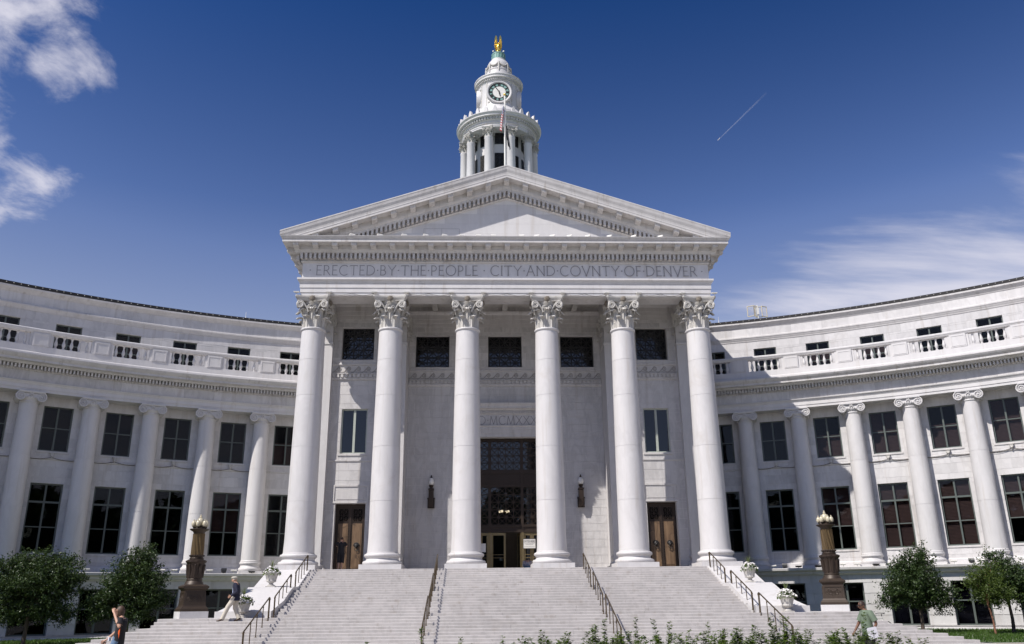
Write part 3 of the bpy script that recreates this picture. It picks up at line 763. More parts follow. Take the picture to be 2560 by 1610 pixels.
# flank walls of the portico
for sg in (-1, 1):
    mb = MB(); mb.box(sg*11.5, sg*11.2, 2.9, 12.0, GZ, 14.76); mb.build('flank_wall', 'marble', HALL)
cl_ = MB(); cl_.box(-11.3, 11.3, .70, 8.5, 15.92, 16.05)
for k in range(-5, 6): cl_.box(k*2.15-.16, k*2.15+.16, .70, 4.6, 15.62, 15.92)
cl_.box(-11.2, 11.2, 2.0, 2.3, 15.60, 15.92)
cl_.build('portico_ceiling', 'marble_old', HALL)
# upper mouldings on the wall behind the columns
def band(name, prof, Y, u0, u1, parent, mat='marble_trim', ret=0.0):
    mb = MB(); mb.loft([[(u, Y-p, z) for p, z in prof] for u in (u0, u1)]); return mb.build(name, mat, parent)
for Y, u0, u1, par in ((4.05, -5.81, 5.81, WI), (2.55, -10.1, -7.26, WO[-1]), (2.55, 7.26, 10.1, WO[1])):
    band('wall_architrave', [(-.03, 14.45), (.03, 14.45), (.03, 14.68), (.06, 14.685), (.06, 14.93), (.09, 14.935), (.09, 15.20), (.14, 15.26), (.20, 15.36), (.20, 15.45), (-.03, 15.46)], Y, u0, u1, par)
    band('sill_band', [(-.03, 11.62), (.10, 11.62), (.10, 11.70), (.05, 11.76), (.04, 11.90), (-.03, 11.905)], Y, u0, u1, par)
    sf = band('scroll_band', [(-.03, 11.10), (.05, 11.10), (.05, 11.14), (.03, 11.145), (.03, 11.60), (.10, 11.618), (-.03, 11.619)], Y, u0, u1, par)
    band('dentil_band', [(-.03, 10.70), (.05, 10.72), (.09, 10.78), (.09, 10.86), (.05, 10.865), (.05, 11.06), (.16, 11.065), (.16, 11.099), (-.03, 11.099)], Y, u0, u1, par)
    dd = MB(); n = int((u1-u0)/.235)
    for i in range(n):
        x = u0+(u1-u0)*(i+.5)/n; dd.box(x-.07, x+.07, Y-.145, Y-.04, 10.87, 11.055)
    dd.build('dentil_row', 'marble_trim', par, kind='stuff')
    n = round((u1-u0)/.56)
    if 'scroll' not in big_me:
        sm_ = MB(); pts = [(-.28, .02), (-.16, .06), (-.05, .20), (.06, .33)]+[(q[0], q[1]) for q in spiral(.09, .22, .135, 1.6, 22, 1, pi*.55)]
        sm_.tube([(p[0], -.012, p[1]) for p in pts], [.026]*4+[.026*(1-.4*i/22) for i in range(23)], 5)
        sm_.tube([(-.10, -.012, .05), (.06, -.012, .035), (.20, -.012, .05), (.28, -.012, .02)], .018, 5)
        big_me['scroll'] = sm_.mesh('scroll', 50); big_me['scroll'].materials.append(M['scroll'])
    for i in range(n):
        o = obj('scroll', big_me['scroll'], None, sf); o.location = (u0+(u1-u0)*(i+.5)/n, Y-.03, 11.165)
# portico windows with bronze grilles
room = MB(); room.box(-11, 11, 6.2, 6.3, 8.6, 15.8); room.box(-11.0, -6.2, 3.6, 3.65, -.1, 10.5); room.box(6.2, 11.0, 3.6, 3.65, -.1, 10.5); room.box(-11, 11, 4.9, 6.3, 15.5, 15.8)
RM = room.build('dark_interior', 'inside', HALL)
def grille_window(c, hw, z0, z1, Y, par, nx, nz):
    me, panes = win_mesh(hw, z0, z1, [], [], .06, .1); me.materials.append(M['iron'])
    w = obj('window', me, None, par); place(w, (c, Y, 0))
    gm = MB(); lattice(gm, -hw+.05, hw-.05, z0+.05, z1-.05, nx, nz, -.03, .045); gm.build('grille', 'iron', w)
    panes[0].materials.append(M['glass_portico']); obj('pane', panes[0], None, w)
for c in (-4.4, 0, 4.4): grille_window(c, 1.02, 11.92, 13.93, 4.05+.34, WI, 3, 3)
for sg in (-1, 1):
    c = sg*8.69; grille_window(c, .94, 11.96, 13.95, 2.55+.32, WO[sg], 3, 3)
    wm = win_mesh(.74, 6.45, 9.02, [0], [], .07, .1, .13)
    put_window(wm, WO[sg], (c, 2.55+.12, 0), 0, 'frame_light', 'glass_portico')
    mb = MB(); mb.box(c-.86, c+.86, 2.50, 2.56, 6.33, 6.448); mb.build('window_sill', 'marble_trim', WO[sg])
    band('string_course', [(-.02, 5.98), (.035, 5.99), (.05, 6.03), (.05, 6.09), (-.02, 6.10)], 2.55, min(sg*10.1, sg*7.26), max(sg*10.1, sg*7.26), WO[sg])
    # panel over the door
    pn = MB()
    for a, b, z0, z1 in ((c-.98, c+.98, 4.60, 4.70), (c-.98, c-.90, 3.69, 4.60), (c+.90, c+.98, 3.69, 4.60), (c-.9, c+.9, 3.69, 3.80)): pn.box(a, b, 2.505, 2.56, z0, z1)
    pn.box(c-.80, c+.80, 2.53, 2.56, 3.90, 4.50); pn.build('door_panel_surround', 'marble_trim', WO[sg])
    # bronze double door
    Yd = 2.55+.40; df = MB()
    df.box(c-.84, c-.74, Yd-.05, Yd+.1, 0, 3.68); df.box(c+.74, c+.84, Yd-.05, Yd+.1, 0, 3.68); df.box(c-.74, c+.74, Yd-.05, Yd+.1, 3.55, 3.68); df.box(c-.04, c+.04, Yd-.06, Yd+.1, 0, 3.55)
    door = df.build('door', 'bronze', WO[sg])
    for s2 in (-1, 1):
        cc = c+s2*.39
        lf = MB(); lf.box(cc-.35, cc+.35, Yd, Yd+.07, .0, 2.72); lf.box(cc-.35, cc-.25, Yd-.02, Yd+.07, 2.72, 3.55); lf.box(cc+.25, cc+.35, Yd-.02, Yd+.07, 2.72, 3.55); lf.box(cc-.25, cc+.25, Yd-.02, Yd+.07, 3.42, 3.55)
        leaf = lf.build('door_leaf', 'bronze', door)
        dp_ = MB(); dp_.box(cc-.27, cc+.27, Yd-.035, Yd+.01, .22, 2.62); dp_.box(cc-.215, cc+.215, Yd-.05, Yd-.03, .30, 2.54); dp_.box(cc-.27, cc+.27, Yd-.03, Yd+.01, .03, .17); dp_.build('leaf_panel', 'door_panel', door)
        gm = MB(); lattice(gm, cc-.25, cc+.25, 2.74, 3.42, 2, 2, Yd-.02, .022); gm.build('grille', 'bronze', door)
        gp = MB(); gp.box(cc-.25, cc+.25, Yd+.03, Yd+.036, 2.72, 3.42); gp.build('pane', 'glass_dark', door)
        stq = MB()
        for i in range(16): stq.ball((c+s2*.075, Yd-.035, .25+i*.155), .022, 6, 5)
        stq.box(c+s2*.04, c+s2*.11, Yd-.03, Yd, .03, 2.72); stq.build('stud_strip', 'bronze', door)
        # lion mask knocker with a ring
        kn = MB(); kz = 1.42
        kn.ball((cc, Yd-.10, kz), .115, 10, 8, (1, .6, 1.1)); kn.ball((cc, Yd-.17, kz-.04), .06, 8, 6)
        for i in range(9):
            a = pi*(.0+i/8); kn.ball((cc+.13*cos(a), Yd-.07, kz+.03+.12*sin(a)), .042, 6, 5)
        for e_ in (-1, 1): kn.ball((cc+e_*.05, Yd-.155, kz+.03), .018, 5, 4)
        kn.tube([(cc+.095*cos(2*pi*i/16), Yd-.13, kz-.17+.095*sin(2*pi*i/16)) for i in range(17)], .017, 6, caps=False); kn.build('lion_knocker', 'iron', door)
# ---------------------------------------------------------------- main entrance
band('portal_lintel', [(-.02, 7.64), (.10, 7.64), (.10, 7.85), (.13, 7.86), (.13, 8.06), (.16, 8.07), (.16, 8.22), (.22, 8.27), (.22, 8.31), (-.02, 8.31)], 4.05, -2.45, 2.45, WI)
pf = band('portal_frieze', [(-.02, 8.312), (.10, 8.312), (.10, 8.96), (-.02, 8.96)], 4.05, -2.42, 2.42, WI, 'marble_block')
text(None, 'A.D.MCMXXXII', -2.16, 2.16, 3.95, 8.385, .49, th=.072, each=pf)
band('portal_cornice', [(-.02, 8.962), (.13, 8.965), (.17, 9.02), (.17, 9.20), (.26, 9.205), (.30, 9.28), (.42, 9.30), (.42, 9.42), (.50, 9.56), (.50, 9.62), (-.02, 9.70)], 4.05, -2.75, 2.75, WI)
dd = MB()
for i in range(38): dd.box(-2.55+i*.138-.04, -2.55+i*.138+.04, 4.05-.25, 4.05-.16, 9.05, 9.19)
dd.build('dentil_row', 'marble_trim', WI, kind='stuff')
Ye = 4.05+.42
eb = MB()
for x in (-2.05, -.94, .94, 2.05): eb.box(x-.065, x+.065, Ye-.06, Ye+.10, 0, 7.62)
for z0, z1 in ((7.47, 7.64), (5.56, 5.76), (4.79, 4.92), (2.20, 2.32), (2.52, 2.62)): eb.box(-2.05, 2.05, Ye-.05, Ye+.10, z0, z1)
EN = eb.build('entrance_screen', 'bronze', HALL)
sp = MB(); sp.box(-1.98, 1.98, Ye+.01, Ye+.06, 2.32, 2.52); sp.build('transom_panel', 'bronze', EN); sp = MB(); sp.box(-1.98, 1.98, Ye+.0, Ye+.06, 4.92, 5.56)
for x0, x1 in ((-.80, -.42), (-.30, .30), (.42, .80), (-1.85, -1.1), (1.1, 1.85)): (lambda q: (q.box(x0, x1, Ye-.02, Ye-.001, 5.02, 5.46), q.build('raised_panel', 'bronze', EN)))(MB())
sp.build('spandrel_panel', 'bronze', EN)
for x0, x1, nx in ((-1.98, -1.01, 2), (-.87, .87, 4), (1.01, 1.98, 2)):
    for z0, z1, nz in ((5.77, 7.46, 4), (2.63, 4.78, 5)):
        gm = MB(); lattice(gm, x0, x1, z0, z1, nx, nz, Ye-.01, .034, star=False); gm.build('grille', 'bronze', EN)
        gp = MB(); gp.box(x0, x1, Ye+.05, Ye+.056, z0, z1); gp.build('pane', 'glass_portico', EN)
def glass_door(x0, x1, parent, rz=0, hinge=None):
    mb = MB(); fz = .11
    mb.box(x0, x0+fz, 0, .06, .0, 2.18); mb.box(x1-fz, x1, 0, .06, .0, 2.18); mb.box(x0+fz, x1-fz, 0, .06, 0, .26); mb.box(x0+fz, x1-fz, 0, .06, 2.04, 2.18)
    d = mb.build('glass_door', 'brass', parent); gp = MB(); gp.box(x0+fz, x1-fz, .028, .034, .26, 2.04); gp.build('pane', 'glass_portico', d)
    pbm = MB()
    for z in (.80, .97): pbm.tube([(x0+.04, -.05, z), (x1-.04, -.05, z)], .016, 6)
    for z in (.80, .97):
        for x in (x0+.06, x1-.06): pbm.box(x-.02, x+.02, -.05, .0, z-.02, z+.02)
    pbm.build('push_bar', 'brass', d); return d
for x0, x1 in ((-1.96, -1.48), (-1.47, -1.01), (-.86, -.03), (1.01, 1.47), (1.48, 1.96)): glass_door(x0, x1, EN).location = (0, Ye, 0)
od = glass_door(0, .83, EN); place(od, (.86, Ye, 0), radians(100))
mlb = MB(); mlb.box(-1.03, -.87, Ye-.07, Ye-.0, 0, 2.2); mlb.box(.87, 1.03, Ye-.07, Ye-.0, 0, 2.2); mlb.build('door_post', 'brass', EN)
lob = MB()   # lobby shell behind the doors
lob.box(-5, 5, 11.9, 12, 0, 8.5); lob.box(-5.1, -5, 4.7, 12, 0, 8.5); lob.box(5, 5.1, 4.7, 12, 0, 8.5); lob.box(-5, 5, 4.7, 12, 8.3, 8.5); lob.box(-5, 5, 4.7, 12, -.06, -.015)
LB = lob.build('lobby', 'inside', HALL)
# chandelier glowing in the lobby
emis = bpy.data.materials.new('lamp_glow'); emis.use_nodes = True; b_ = emis.node_tree.nodes['Principled BSDF']; b_.inputs['Emission Color'].default_value = (1, .72, .36, 1); b_.inputs['Emission Strength'].default_value = 6.0; b_.inputs['Base Color'].default_value = (.8, .7, .5, 1)
M['glow'] = emis
chd = thing('chandelier', 'small lit chandelier of round globes seen through the entrance glass', 'chandelier', (-.06, 6.86, 3.58))
cb = MB(); cb.tube([(0, 0, 0), (0, 0, 4.75)], .02, 6); cb.lathe([(.03, -.10), (.10, -.05), (.12, .02), (.04, .08)], 10)
for i in range(6):
    a = 2*pi*i/6; cb.tube([(0, 0, 0), (.17*cos(a), .17*sin(a), -.06), (.26*cos(a), .26*sin(a), -.03)], .014, 5)
cb.build('frame', 'brass', chd)
for i in range(6):
    a = 2*pi*i/6; gb_ = MB(); gb_.ball((.26*cos(a), .26*sin(a), .05), .075, 10, 8); gb_.build('globe', 'glow', chd, 60)
# ---------------------------------------------------------------- curved wings
def sweep_arc(prof, a0, a1, sgn, step=.65):
    n = max(2, math.ceil((a1-a0)/step)); mb = MB()
    mb.loft([[(sgn*(R0+p)*sin(radians(a)), YC+(R0+p)*cos(radians(a)), z) for p, z in prof] for a in [a0+(a1-a0)*i/n for i in range(n+1)]])
    return mb
def polar(Rw): return lambda u, d, z: ((Rw+d)*sin(u/Rw), YC+(Rw+d)*cos(u/Rw), z)
def at(a, p, z=0): return ((R0+p)*sin(a), YC+(R0+p)*cos(a), z)
def wing_at(a, p, z=0): return tuple(Vector(at(a, p, z))*KW+TW)
def tor(zc, hh, rb, ro): return [(rb+(ro-rb)*max(0, cos(a))**.8, zc+hh/2*sin(a)) for a in [(-pi/2+pi*i/6) for i in range(7)]]
# ionic column meshes
ip = MB(); ip.box(-.62, .62, -.62, .62, 0, .14); ion_pl = ip.mesh('plinth')
ib = MB(); ib.lathe([(.5, .14)]+tor(.23, .18, .54, .61)+[(.53, .35), (.50, .42), (.53, .48)]+tor(.55, .12, .53, .57)+[(.535, .63), (.535, .66), (.505, .70)], 36); ion_bs = ib.mesh('base', 35)
isf = []
for z in sorted([.70+i*(8.30-.70)/12 for i in range(13)]+[j+o_ for j in (3.1, 5.66) for o_ in (-.009, -.006, .006, .009)]):
    t = (z-.7)/7.6; isf.append((.505-.075*t**1.7-(.009 if min(abs(z-3.1), abs(z-5.66)) < .007 else 0), z))
isf += [(.46, 8.31), (.47, 8.345), (.46, 8.38), (.43, 8.39)]
im = MB(); im.lathe(isf, 44); ion_sh = im.mesh('wing_column', 30)
ic = MB()
ic.lathe([(.43, 8.38), (.45, 8.42), (.52, 8.50), (.54, 8.56), (.45, 8.60)], 28)
ic.box(-.45, .45, -.50, .50, 8.58, 8.74)
for s in (-1, 1):
    # bolster
    rr = []
    for i in range(9):
        y = -.52+1.04*i/8; r = .185+.035*(2*abs(i/8-.5))**2
        rr.append([(s*.475+r*cos(2*pi*j/20), y, 8.565+r*sin(2*pi*j/20)) for j in range(20)])
    ic.loft(rr)
    for fy in (-.55, .55):
        sp2 = spiral(.475, 8.565, .24, 2.2, 44, 1, pi/2)
        pts = [(s*.0, fy, 8.80), (s*.2, fy, 8.80), (s*.35, fy, 8.80)]+[(s*q[0], fy, q[1]) for q in sp2]
        ic.tube(pts, [.034]*3+[.038*(1-.45*i/44) for i in range(45)], 6); ic.ball((s*.475, fy, 8.565), .05, 8, 6)
ic.box(-.56, .56, -.56, .56, 8.755, 8.80); ic.box(-.60, .60, -.60, .60, 8.80, 8.868)
for i in range(5): ic.ball((-.24+.12*i, -.52, 8.56), .05, 6, 5, (1, .6, 1.3))
for q in ((0, 8.70), (-.07, 8.66), (.07, 8.66), (-.05, 8.74), (.05, 8.74)): ic.ball((q[0], -.54, q[1]), .042, 6, 5)
ion_cp = ic.mesh('capital', 40)
for me, mt in ((ion_pl, 'marble'), (ion_bs, 'marble'), (ion_sh, 'marble'), (ion_cp, 'marble')): me.materials.append(M[mt])
# balustrade meshes
bal = MB(); bal.box(-.075, .075, -.075, .075, 0, .05)
bal.lathe([(.055, .05), (.065, .08), (.045, .11), (.085, .22), (.092, .28), (.075, .36), (.042, .50), (.036, .56), (.055, .585), (.055, .61), (.045, .625), (.06, .66)], 14); bal.box(-.075, .075, -.075, .075, .66, .71)
bal_me = bal.mesh('baluster', 40); bal_me.materials.append(M['marble'])
LW = win_mesh(.76, .96, 4.40, [0], [2.23, 3.47], .07, .1, .085, .05, heavy=(3.47,)); UW = win_mesh(.71, 6.05, 8.40, [0], [7.26], .07, .1, .085, .05); AW = win_mesh(.66, 11.0, 13.23, [0], [12.1], .065, .1, .085, .05); BW = win_mesh(.85, -2.95, -.80, [0], [-1.75], .07, .1, .10, .06)
bl_full = blind_mesh(.68, 1.04, 4.33, 46); bl_half = blind_mesh(.68, 2.26, 4.33, 30); bl_up = blind_mesh(.63, 6.12, 8.33, 32); bl_upl = blind_mesh(.63, 6.12, 7.4, 18); bl_att = blind_mesh(.58, 11.07, 12.6, 18); bl_bs = blind_mesh(.77, -2.88, -1.6, 20); bl_bsf = blind_mesh(.77, -2.88, -.88, 30)
RW = R0+.45; RA = R0+1.6; RB = R0-.5
A0, A1 = 14.6, 51.0
HALL_BEFORE = set(HALL.children)
for sgn, nm in ((-1, 'left'), (1, 'right')):
    angs = [radians(TH0+DTH*j) for j in range(0, 8)]; bays = [radians(TH0+DTH*(j-.5)) for j in range(0, 9)]
    rgq = random.Random(40+sgn)
    u0, u1 = RW*radians(A0), RW*radians(A1)
    # main wall
    holes = []
    for a in bays: holes += [(RW*a-.76, RW*a+.76, .96, 4.40, .22), (RW*a-.71, RW*a+.71, 6.05, 8.40, .22)]
    f0 = polar(RW); fn = (lambda u, d, z, f0=f0, s=sgn: (lambda q: (s*q[0], q[1], q[2]))(f0(u, d, z)))
    wl = wall_sheet(fn, u0, u1, 0, 8.9, holes, d=.012).build('wing_wall', 'mortar', HALL)
    mb = MB()
    for b in courses(u0, u1, 0, 8.9, holes, .52, 1.25, rgq): block(mb, fn, b, .004, .04)
    mb.build('wing_stone_blocks', 'marble_wall', wl, kind='stuff')
    # basement
    ub0, ub1 = RB*radians(A0), RB*radians(A1); f1 = polar(RB); fb = (lambda u, d, z, f1=f1, s=sgn: (lambda q: (s*q[0], q[1], q[2]))(f1(u, d, z)))
    hb = [(RB*a-.85, RB*a+.85, -2.95, -.80, .38) for a in bays]
    bw = wall_sheet(fb, ub0, ub1, GZ, -.38, hb, d=.03).build('basement_wall', 'podium', HALL)
    mb = MB()
    for b in courses(ub0, ub1, -3.0, -.80, hb, .55, 1.5, rgq, .5): block(mb, fb, b, .013, .06)
    for b in courses(ub0, ub1, -.80, -.40, [], .40, 1.9, rgq, .2): block(mb, fb, b, .004, .06)
    mb.build('rusticated_blocks', 'podium', bw, kind='stuff')
    sweep_arc([(-.50, GZ), (-.85, GZ), (-.85, -3.08), (-.82, -3.05), (-.50, -3.04)], A0, A1, sgn).build('base_course', 'podium', bw)
    sweep_arc([(-.40, -.40), (-.56, -.40), (-.60, -.34), (-.70, -.31), (-.70, -.20), (-.76, -.16), (-.90, -.13), (-.92, -.02), (-.90, .0), (.5, .004), (.5, -.4)], A0, A1, sgn).build('podium_moulding', 'podium', bw)
    # windows
    for i, a in enumerate(bays):
        rz = -sgn*a
        rr_ = rgq.random()
        up_b = lo_b = at_b = bs_b = None
        if sgn > 0 and i >= 2: up_b = bl_up if i in (3, 5) else bl_upl; lo_b = bl_full if i in (3, 4, 6) else bl_half
        elif sgn < 0 and i in (0, 1, 2): lo_b = bl_half if i == 1 else None; up_b = bl_upl if i == 0 else None
        if sgn > 0: bs_b = bl_bsf if i > 3 else bl_bs; at_b = bl_att if i in (2, 3, 6) else None
        if sgn < 0 and i == 3: at_b = bl_att
        put_window(LW, wl, at(sgn*a, .45+.12), rz, 'frame', 'glass', lo_b); put_window(UW, wl, at(sgn*a, .45+.12), rz, 'frame', 'glass', up_b)
        put_window(AW, wl, at(sgn*a, 1.6+.10), rz, 'frame', 'glass', at_b, 'blind'); put_window(BW, bw, at(sgn*a, -.5+.30), rz, 'frame', 'glass_dark', bs_b)
    wsl = MB()
    for a in bays:
        for z, hw in ((.96, .84), (6.05, .79)):
            s0 = len(wsl.v); wsl.box(-hw, hw, -.045, .2, z-.10, z-.002); ca_, sa_ = cos(sgn*a), sin(sgn*a); L_ = at(sgn*a, .45)
            wsl.xform(lambda x, y, z_, ca_=ca_, sa_=sa_, L_=L_: (x*ca_+y*sa_+L_[0], -x*sa_+y*ca_+L_[1], z_), s0)
    wsl.build('window_sills', 'marble_trim', wl, kind='stuff')
    # string course and base of the wall
    sweep_arc([(.46, 5.60), (.40, 5.61), (.385, 5.65), (.385, 5.69), (.46, 5.70)], A0, A1, sgn).build('string_course', 'marble_trim', wl)
    sweep_arc([(.46, .006), (.36, .006), (.36, .28), (.40, .33), (.46, .34)], A0, A1, sgn).build('wall_base', 'marble', wl)
    # columns
    for a in angs:
        c = obj('wing_column', ion_sh, None, HALL); place(c, at(sgn*a, 0, .004), -sgn*a)
        for n_, me in (('plinth', ion_pl), ('base', ion_bs), ('capital', ion_cp)): obj(n_, me, None, c)
    # entablature
    en = sweep_arc([(.5, 8.872), (-.42, 8.872), (-.42, 9.02), (-.45, 9.022), (-.45, 9.20), (-.47, 9.23), (-.50, 9.30), (-.55, 9.34), (-.56, 9.38), (.5, 9.385)], A0, A1, sgn).build('wing_architrave', 'marble', HALL)
    fm = MB(); f2 = polar(R0-.45); 
    ff = (lambda u, d, z, f2=f2, s=sgn: (lambda q: (s*q[0], q[1], q[2]))(f2(u, d, z)))
    for b in courses((R0-.45)*radians(A0), (R0-.45)*radians(A1), 9.386, 9.905, [], .52, 1.55, rgq, .15): block(fm, ff, b, .003, .3)
    fm.build('wing_frieze_blocks', 'marble_block', en, kind='stuff')
    wc = sweep_arc([(.5, 9.906), (-.47, 9.906), (-.50, 9.93), (-.50, 9.95), (-.50, 10.165), (-.80, 10.17), (-.84, 10.24), (-.88, 10.27), (-1.10, 10.285), (-1.10, 10.40), (-1.13, 10.42), (-1.20, 10.50), (-1.25, 10.58), (-1.25, 10.62), (-.4, 10.70), (1.7, 10.70), (1.7, 9.906)], A0, A1, sgn).build('wing_cornice', 'marble_trim', HALL)
    dn = MB(); wd = MB(); wd.box(-.042, .042, -.17, .11, 0, .19); wdm = wd.mesh('dentil'); wdm.materials.append(M['marble_trim'])
    n = int((A1-A0)*pi/180*(R0-.7)/.17)
    for i in range(n):
        a = radians(A0+(A1-A0)*(i+.5)/n)
        if 28 < degrees(a) < 38.5:
            o = obj('dentil', wdm, None, wc); place(o, at(sgn*a, -.60, 9.965), -sgn*a)
        else:
            s0 = len(dn.v); dn.box(-.042, .042, -.17, .11, 9.965, 10.155); ca_, sa_ = cos(sgn*a), sin(sgn*a); L_ = at(sgn*a, -.60)
            dn.xform(lambda x, y, z_, ca_=ca_, sa_=sa_, L_=L_: (x*ca_+y*sa_+L_[0], -x*sa_+y*ca_+L_[1], z_), s0)
    dn.build('dentil_row', 'marble_trim', wc, kind='stuff')
    # balustrade
    bp = sweep_arc([(-.22, 10.69), (-.62, 10.69), (-.62, 10.86), (-.58, 10.90), (-.58, 11.235), (-.22, 11.24)], A0, A1, sgn).build('balustrade', 'marble', HALL)
    sweep_arc([(-.24, 11.951), (-.56, 11.951), (-.58, 11.99), (-.60, 12.04), (-.62, 12.06), (-.62, 12.13), (-.58, 12.17), (-.24, 12.17)], A0, A1, sgn).build('hand_rail', 'marble', bp)
    for a in [radians(TH0+DTH*j) for j in range(-1, 8)]:
        pm = MB(); pm.box(-.40, .40, -.20, .16, .0, .711)
        for q in ((-.34, .34, .06, .10), (-.34, .34, .61, .65), (-.34, -.30, .10, .61), (.30, .34, .10, .61)): pm.box(q[0], q[1], -.215, -.199, q[2], q[3])
        for s in (-1, 1): pm.box(s*.40, s*.52, -.13, .1, .0, .711)
        o = pm.build('pier', 'marble', bp); place(o, at(sgn*a, -.40, 11.24), -sgn*a)
        if a == radians(TH0+DTH*7): break
        for k in range(5):
            b_a = a+radians(DTH)*.5+(k-2)*.375/(R0-.4)
            o = obj('baluster', bal_me, None, bp); place(o, at(sgn*b_a, -.40, 11.24), -sgn*b_a)
    # attic
    f3 = polar(RA); fa_ = (lambda u, d, z, f3=f3, s=sgn: (lambda q: (s*q[0], q[1], q[2]))(f3(u, d, z)))
    ha = [(RA*a-.66, RA*a+.66, 11.0, 13.23, .2) for a in bays]
    aw = wall_sheet(fa_, RA*radians(A0), RA*radians(A1), 10.65, 14.9, ha, d=.010).build('attic_wall', 'mortar', HALL)
    mb = MB()
    for b in courses(RA*radians(A0), RA*radians(A1), 10.68, 13.72, ha, .62, 1.5, rgq): block(mb, fa_, b, .003, .04)
    for b in courses(RA*radians(A0), RA*radians(A1), 14.05, 14.66, [], .62, 1.7, rgq): block(mb, fa_, b, .003, .04)
    mb.build('attic_stone_blocks', 'marble_wall', aw, kind='stuff')
    sweep_arc([(1.65, 13.72), (1.57, 13.72), (1.56, 13.78), (1.53, 13.84), (1.50, 13.92), (1.48, 13.94), (1.48, 14.02), (1.50, 14.05), (1.65, 14.06)], A0, A1, sgn).build('attic_string', 'marble_trim', aw)
    sweep_arc([(1.65, 14.60), (1.57, 14.60), (1.55, 14.66), (1.50, 14.72), (1.44, 14.80), (1.40, 14.84), (1.40, 14.93), (2.4, 14.95), (2.4, 14.6)], A0, A1, sgn).build('attic_cornice', 'marble_trim', aw)
    re_ = sweep_arc([(1.46, 14.94), (1.44, 15.13), (1.54, 15.15), (3.0, 15.3), (6, 15.4), (6, 14.9)], A0, A1, sgn).build('roof_edge', 'roof_dark', HALL)
    bb = MB()
    for i in range(80):
        a = radians(A0+(A1-A0)*(i+.5)/80); p = at(sgn*a, 1.435, 15.06); bb.ball(p, .022, 5, 4)
    bb.build('roof_bulbs', 'white_paint', re_, kind='stuff')
    # dark rooms behind the glass
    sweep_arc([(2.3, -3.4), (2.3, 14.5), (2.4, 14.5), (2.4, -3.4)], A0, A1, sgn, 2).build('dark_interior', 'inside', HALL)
for o in HALL.children:
    if o not in HALL_BEFORE: o.location = o.location*KW+TW; o.scale = (KW, KW, KW)
for o, k, dy in ((WI, 1.010, .458), (EN, 1.010, .458), (RM, 1.010, .458), (LB, 1.010, .458), (WO[-1], 1.0083, .38), (WO[1], 1.0083, .38)): o.scale = (k, k, k); o.location = (0, dy, .016)
# body of the building behind the portico
mb = MB(); mb.box(-13.5, 13.5, 12.2, 34, GZ, 15.2); mb.box(-6, 6, 11, 23, 14.5, 24); mb.build('main_block', 'marble', HALL)
# ---------------------------------------------------------------- clock tower (axis x=0, y=17)
TX, TY = 0.0, 17.0
td = MB(); td.lathe([(3.9, 23.5), (3.9, 26.6), (3.6, 26.7), (3.6, 27.4), (3.45, 27.5), (3.45, 28.0), (2.05, 28.01), (2.05, 34.7)], 60, (TX, TY, 0)); TD = td.build('tower_drum', 'marble', HALL, 35)
csh = MB(); csh.lathe([(.46, 28.0), (.46, 28.15), (.44, 28.2), (.40, 28.35), (.37, 28.45), (.372, 29.5), (.33, 33.6), (.36, 33.66), (.36, 33.72), (.33, 33.75)], 28); tcm = csh.mesh('tower_column', 35); tcm.materials.append(M['marble'])
for k in range(10):
    a = radians(18+36*k)
    c = obj('tower_column', tcm, None, HALL); place(c, (TX+2.85*sin(a), TY-2.85*cos(a), 0), a)
    o = obj('capital', cap_me, None, c); o.location = (0, 0, 33.73); o.scale = (.50, .50, .487)
    o.rotation_euler = (0, 0, 0)
wl_, wp_ = win_mesh(.40, 29.9, 32.75, [], [], .05, .08); wl_.materials.append(M['frame']); wp_[0].materials.append(M['glass_dark'])
wu_, wq_ = win_mesh(.40, 33.55, 34.55, [], [], .05, .08); wu_.materials.append(M['frame']); wq_[0].materials.append(M['glass_dark'])
gl1 = MB(); lattice(gl1, -.36, .36, 29.95, 32.7, 2, 7, -.03, .04, False); gl1 = gl1.mesh('grille'); gl1.materials.append(M['iron'])
gl2 = MB(); lattice(gl2, -.36, .36, 33.6, 34.5, 2, 2, -.03, .04, False); gl2 = gl2.mesh('grille'); gl2.materials.append(M['iron'])
for k in range(10):
    a = radians(36*k)
    for me, pn_, gr in ((wl_, wp_[0], gl1), (wu_, wq_[0], gl2)):
        w = obj('window', me, None, TD); place(w, (TX+2.04*sin(a), TY-2.04*cos(a), 0), a); obj('pane', pn_, None, w); obj('grille', gr, None, w)
        w.location.x += .03*sin(a); w.location.y -= .03*cos(a)
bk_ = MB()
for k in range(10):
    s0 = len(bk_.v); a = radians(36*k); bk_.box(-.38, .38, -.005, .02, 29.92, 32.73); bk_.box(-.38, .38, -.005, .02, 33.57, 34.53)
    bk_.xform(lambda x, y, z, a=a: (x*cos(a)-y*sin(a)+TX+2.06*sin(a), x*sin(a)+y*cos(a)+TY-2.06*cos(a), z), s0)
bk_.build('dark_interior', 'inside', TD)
te = MB(); te.lathe([(2.0, 34.58), (3.05, 34.58), (3.05, 34.70), (3.08, 34.71), (3.08, 34.84), (3.15, 34.90), (3.05, 34.91), (3.05, 35.18), (3.12, 35.22), (3.14, 35.44), (3.30, 35.46), (3.42, 35.48), (3.42, 35.58), (3.46, 35.62), (3.54, 35.72), (3.54, 35.78), (2.9, 35.86), (2.5, 35.95), (2.45, 36.3), (2.30, 36.35), (2.28, 36.75), (2.0, 37.15), (1.86, 37.25), (1.82, 37.4)], 96, (TX, TY, 0), caps=False)
TE = te.build('tower_entablature', 'marble', HALL, 28)
dn = MB()
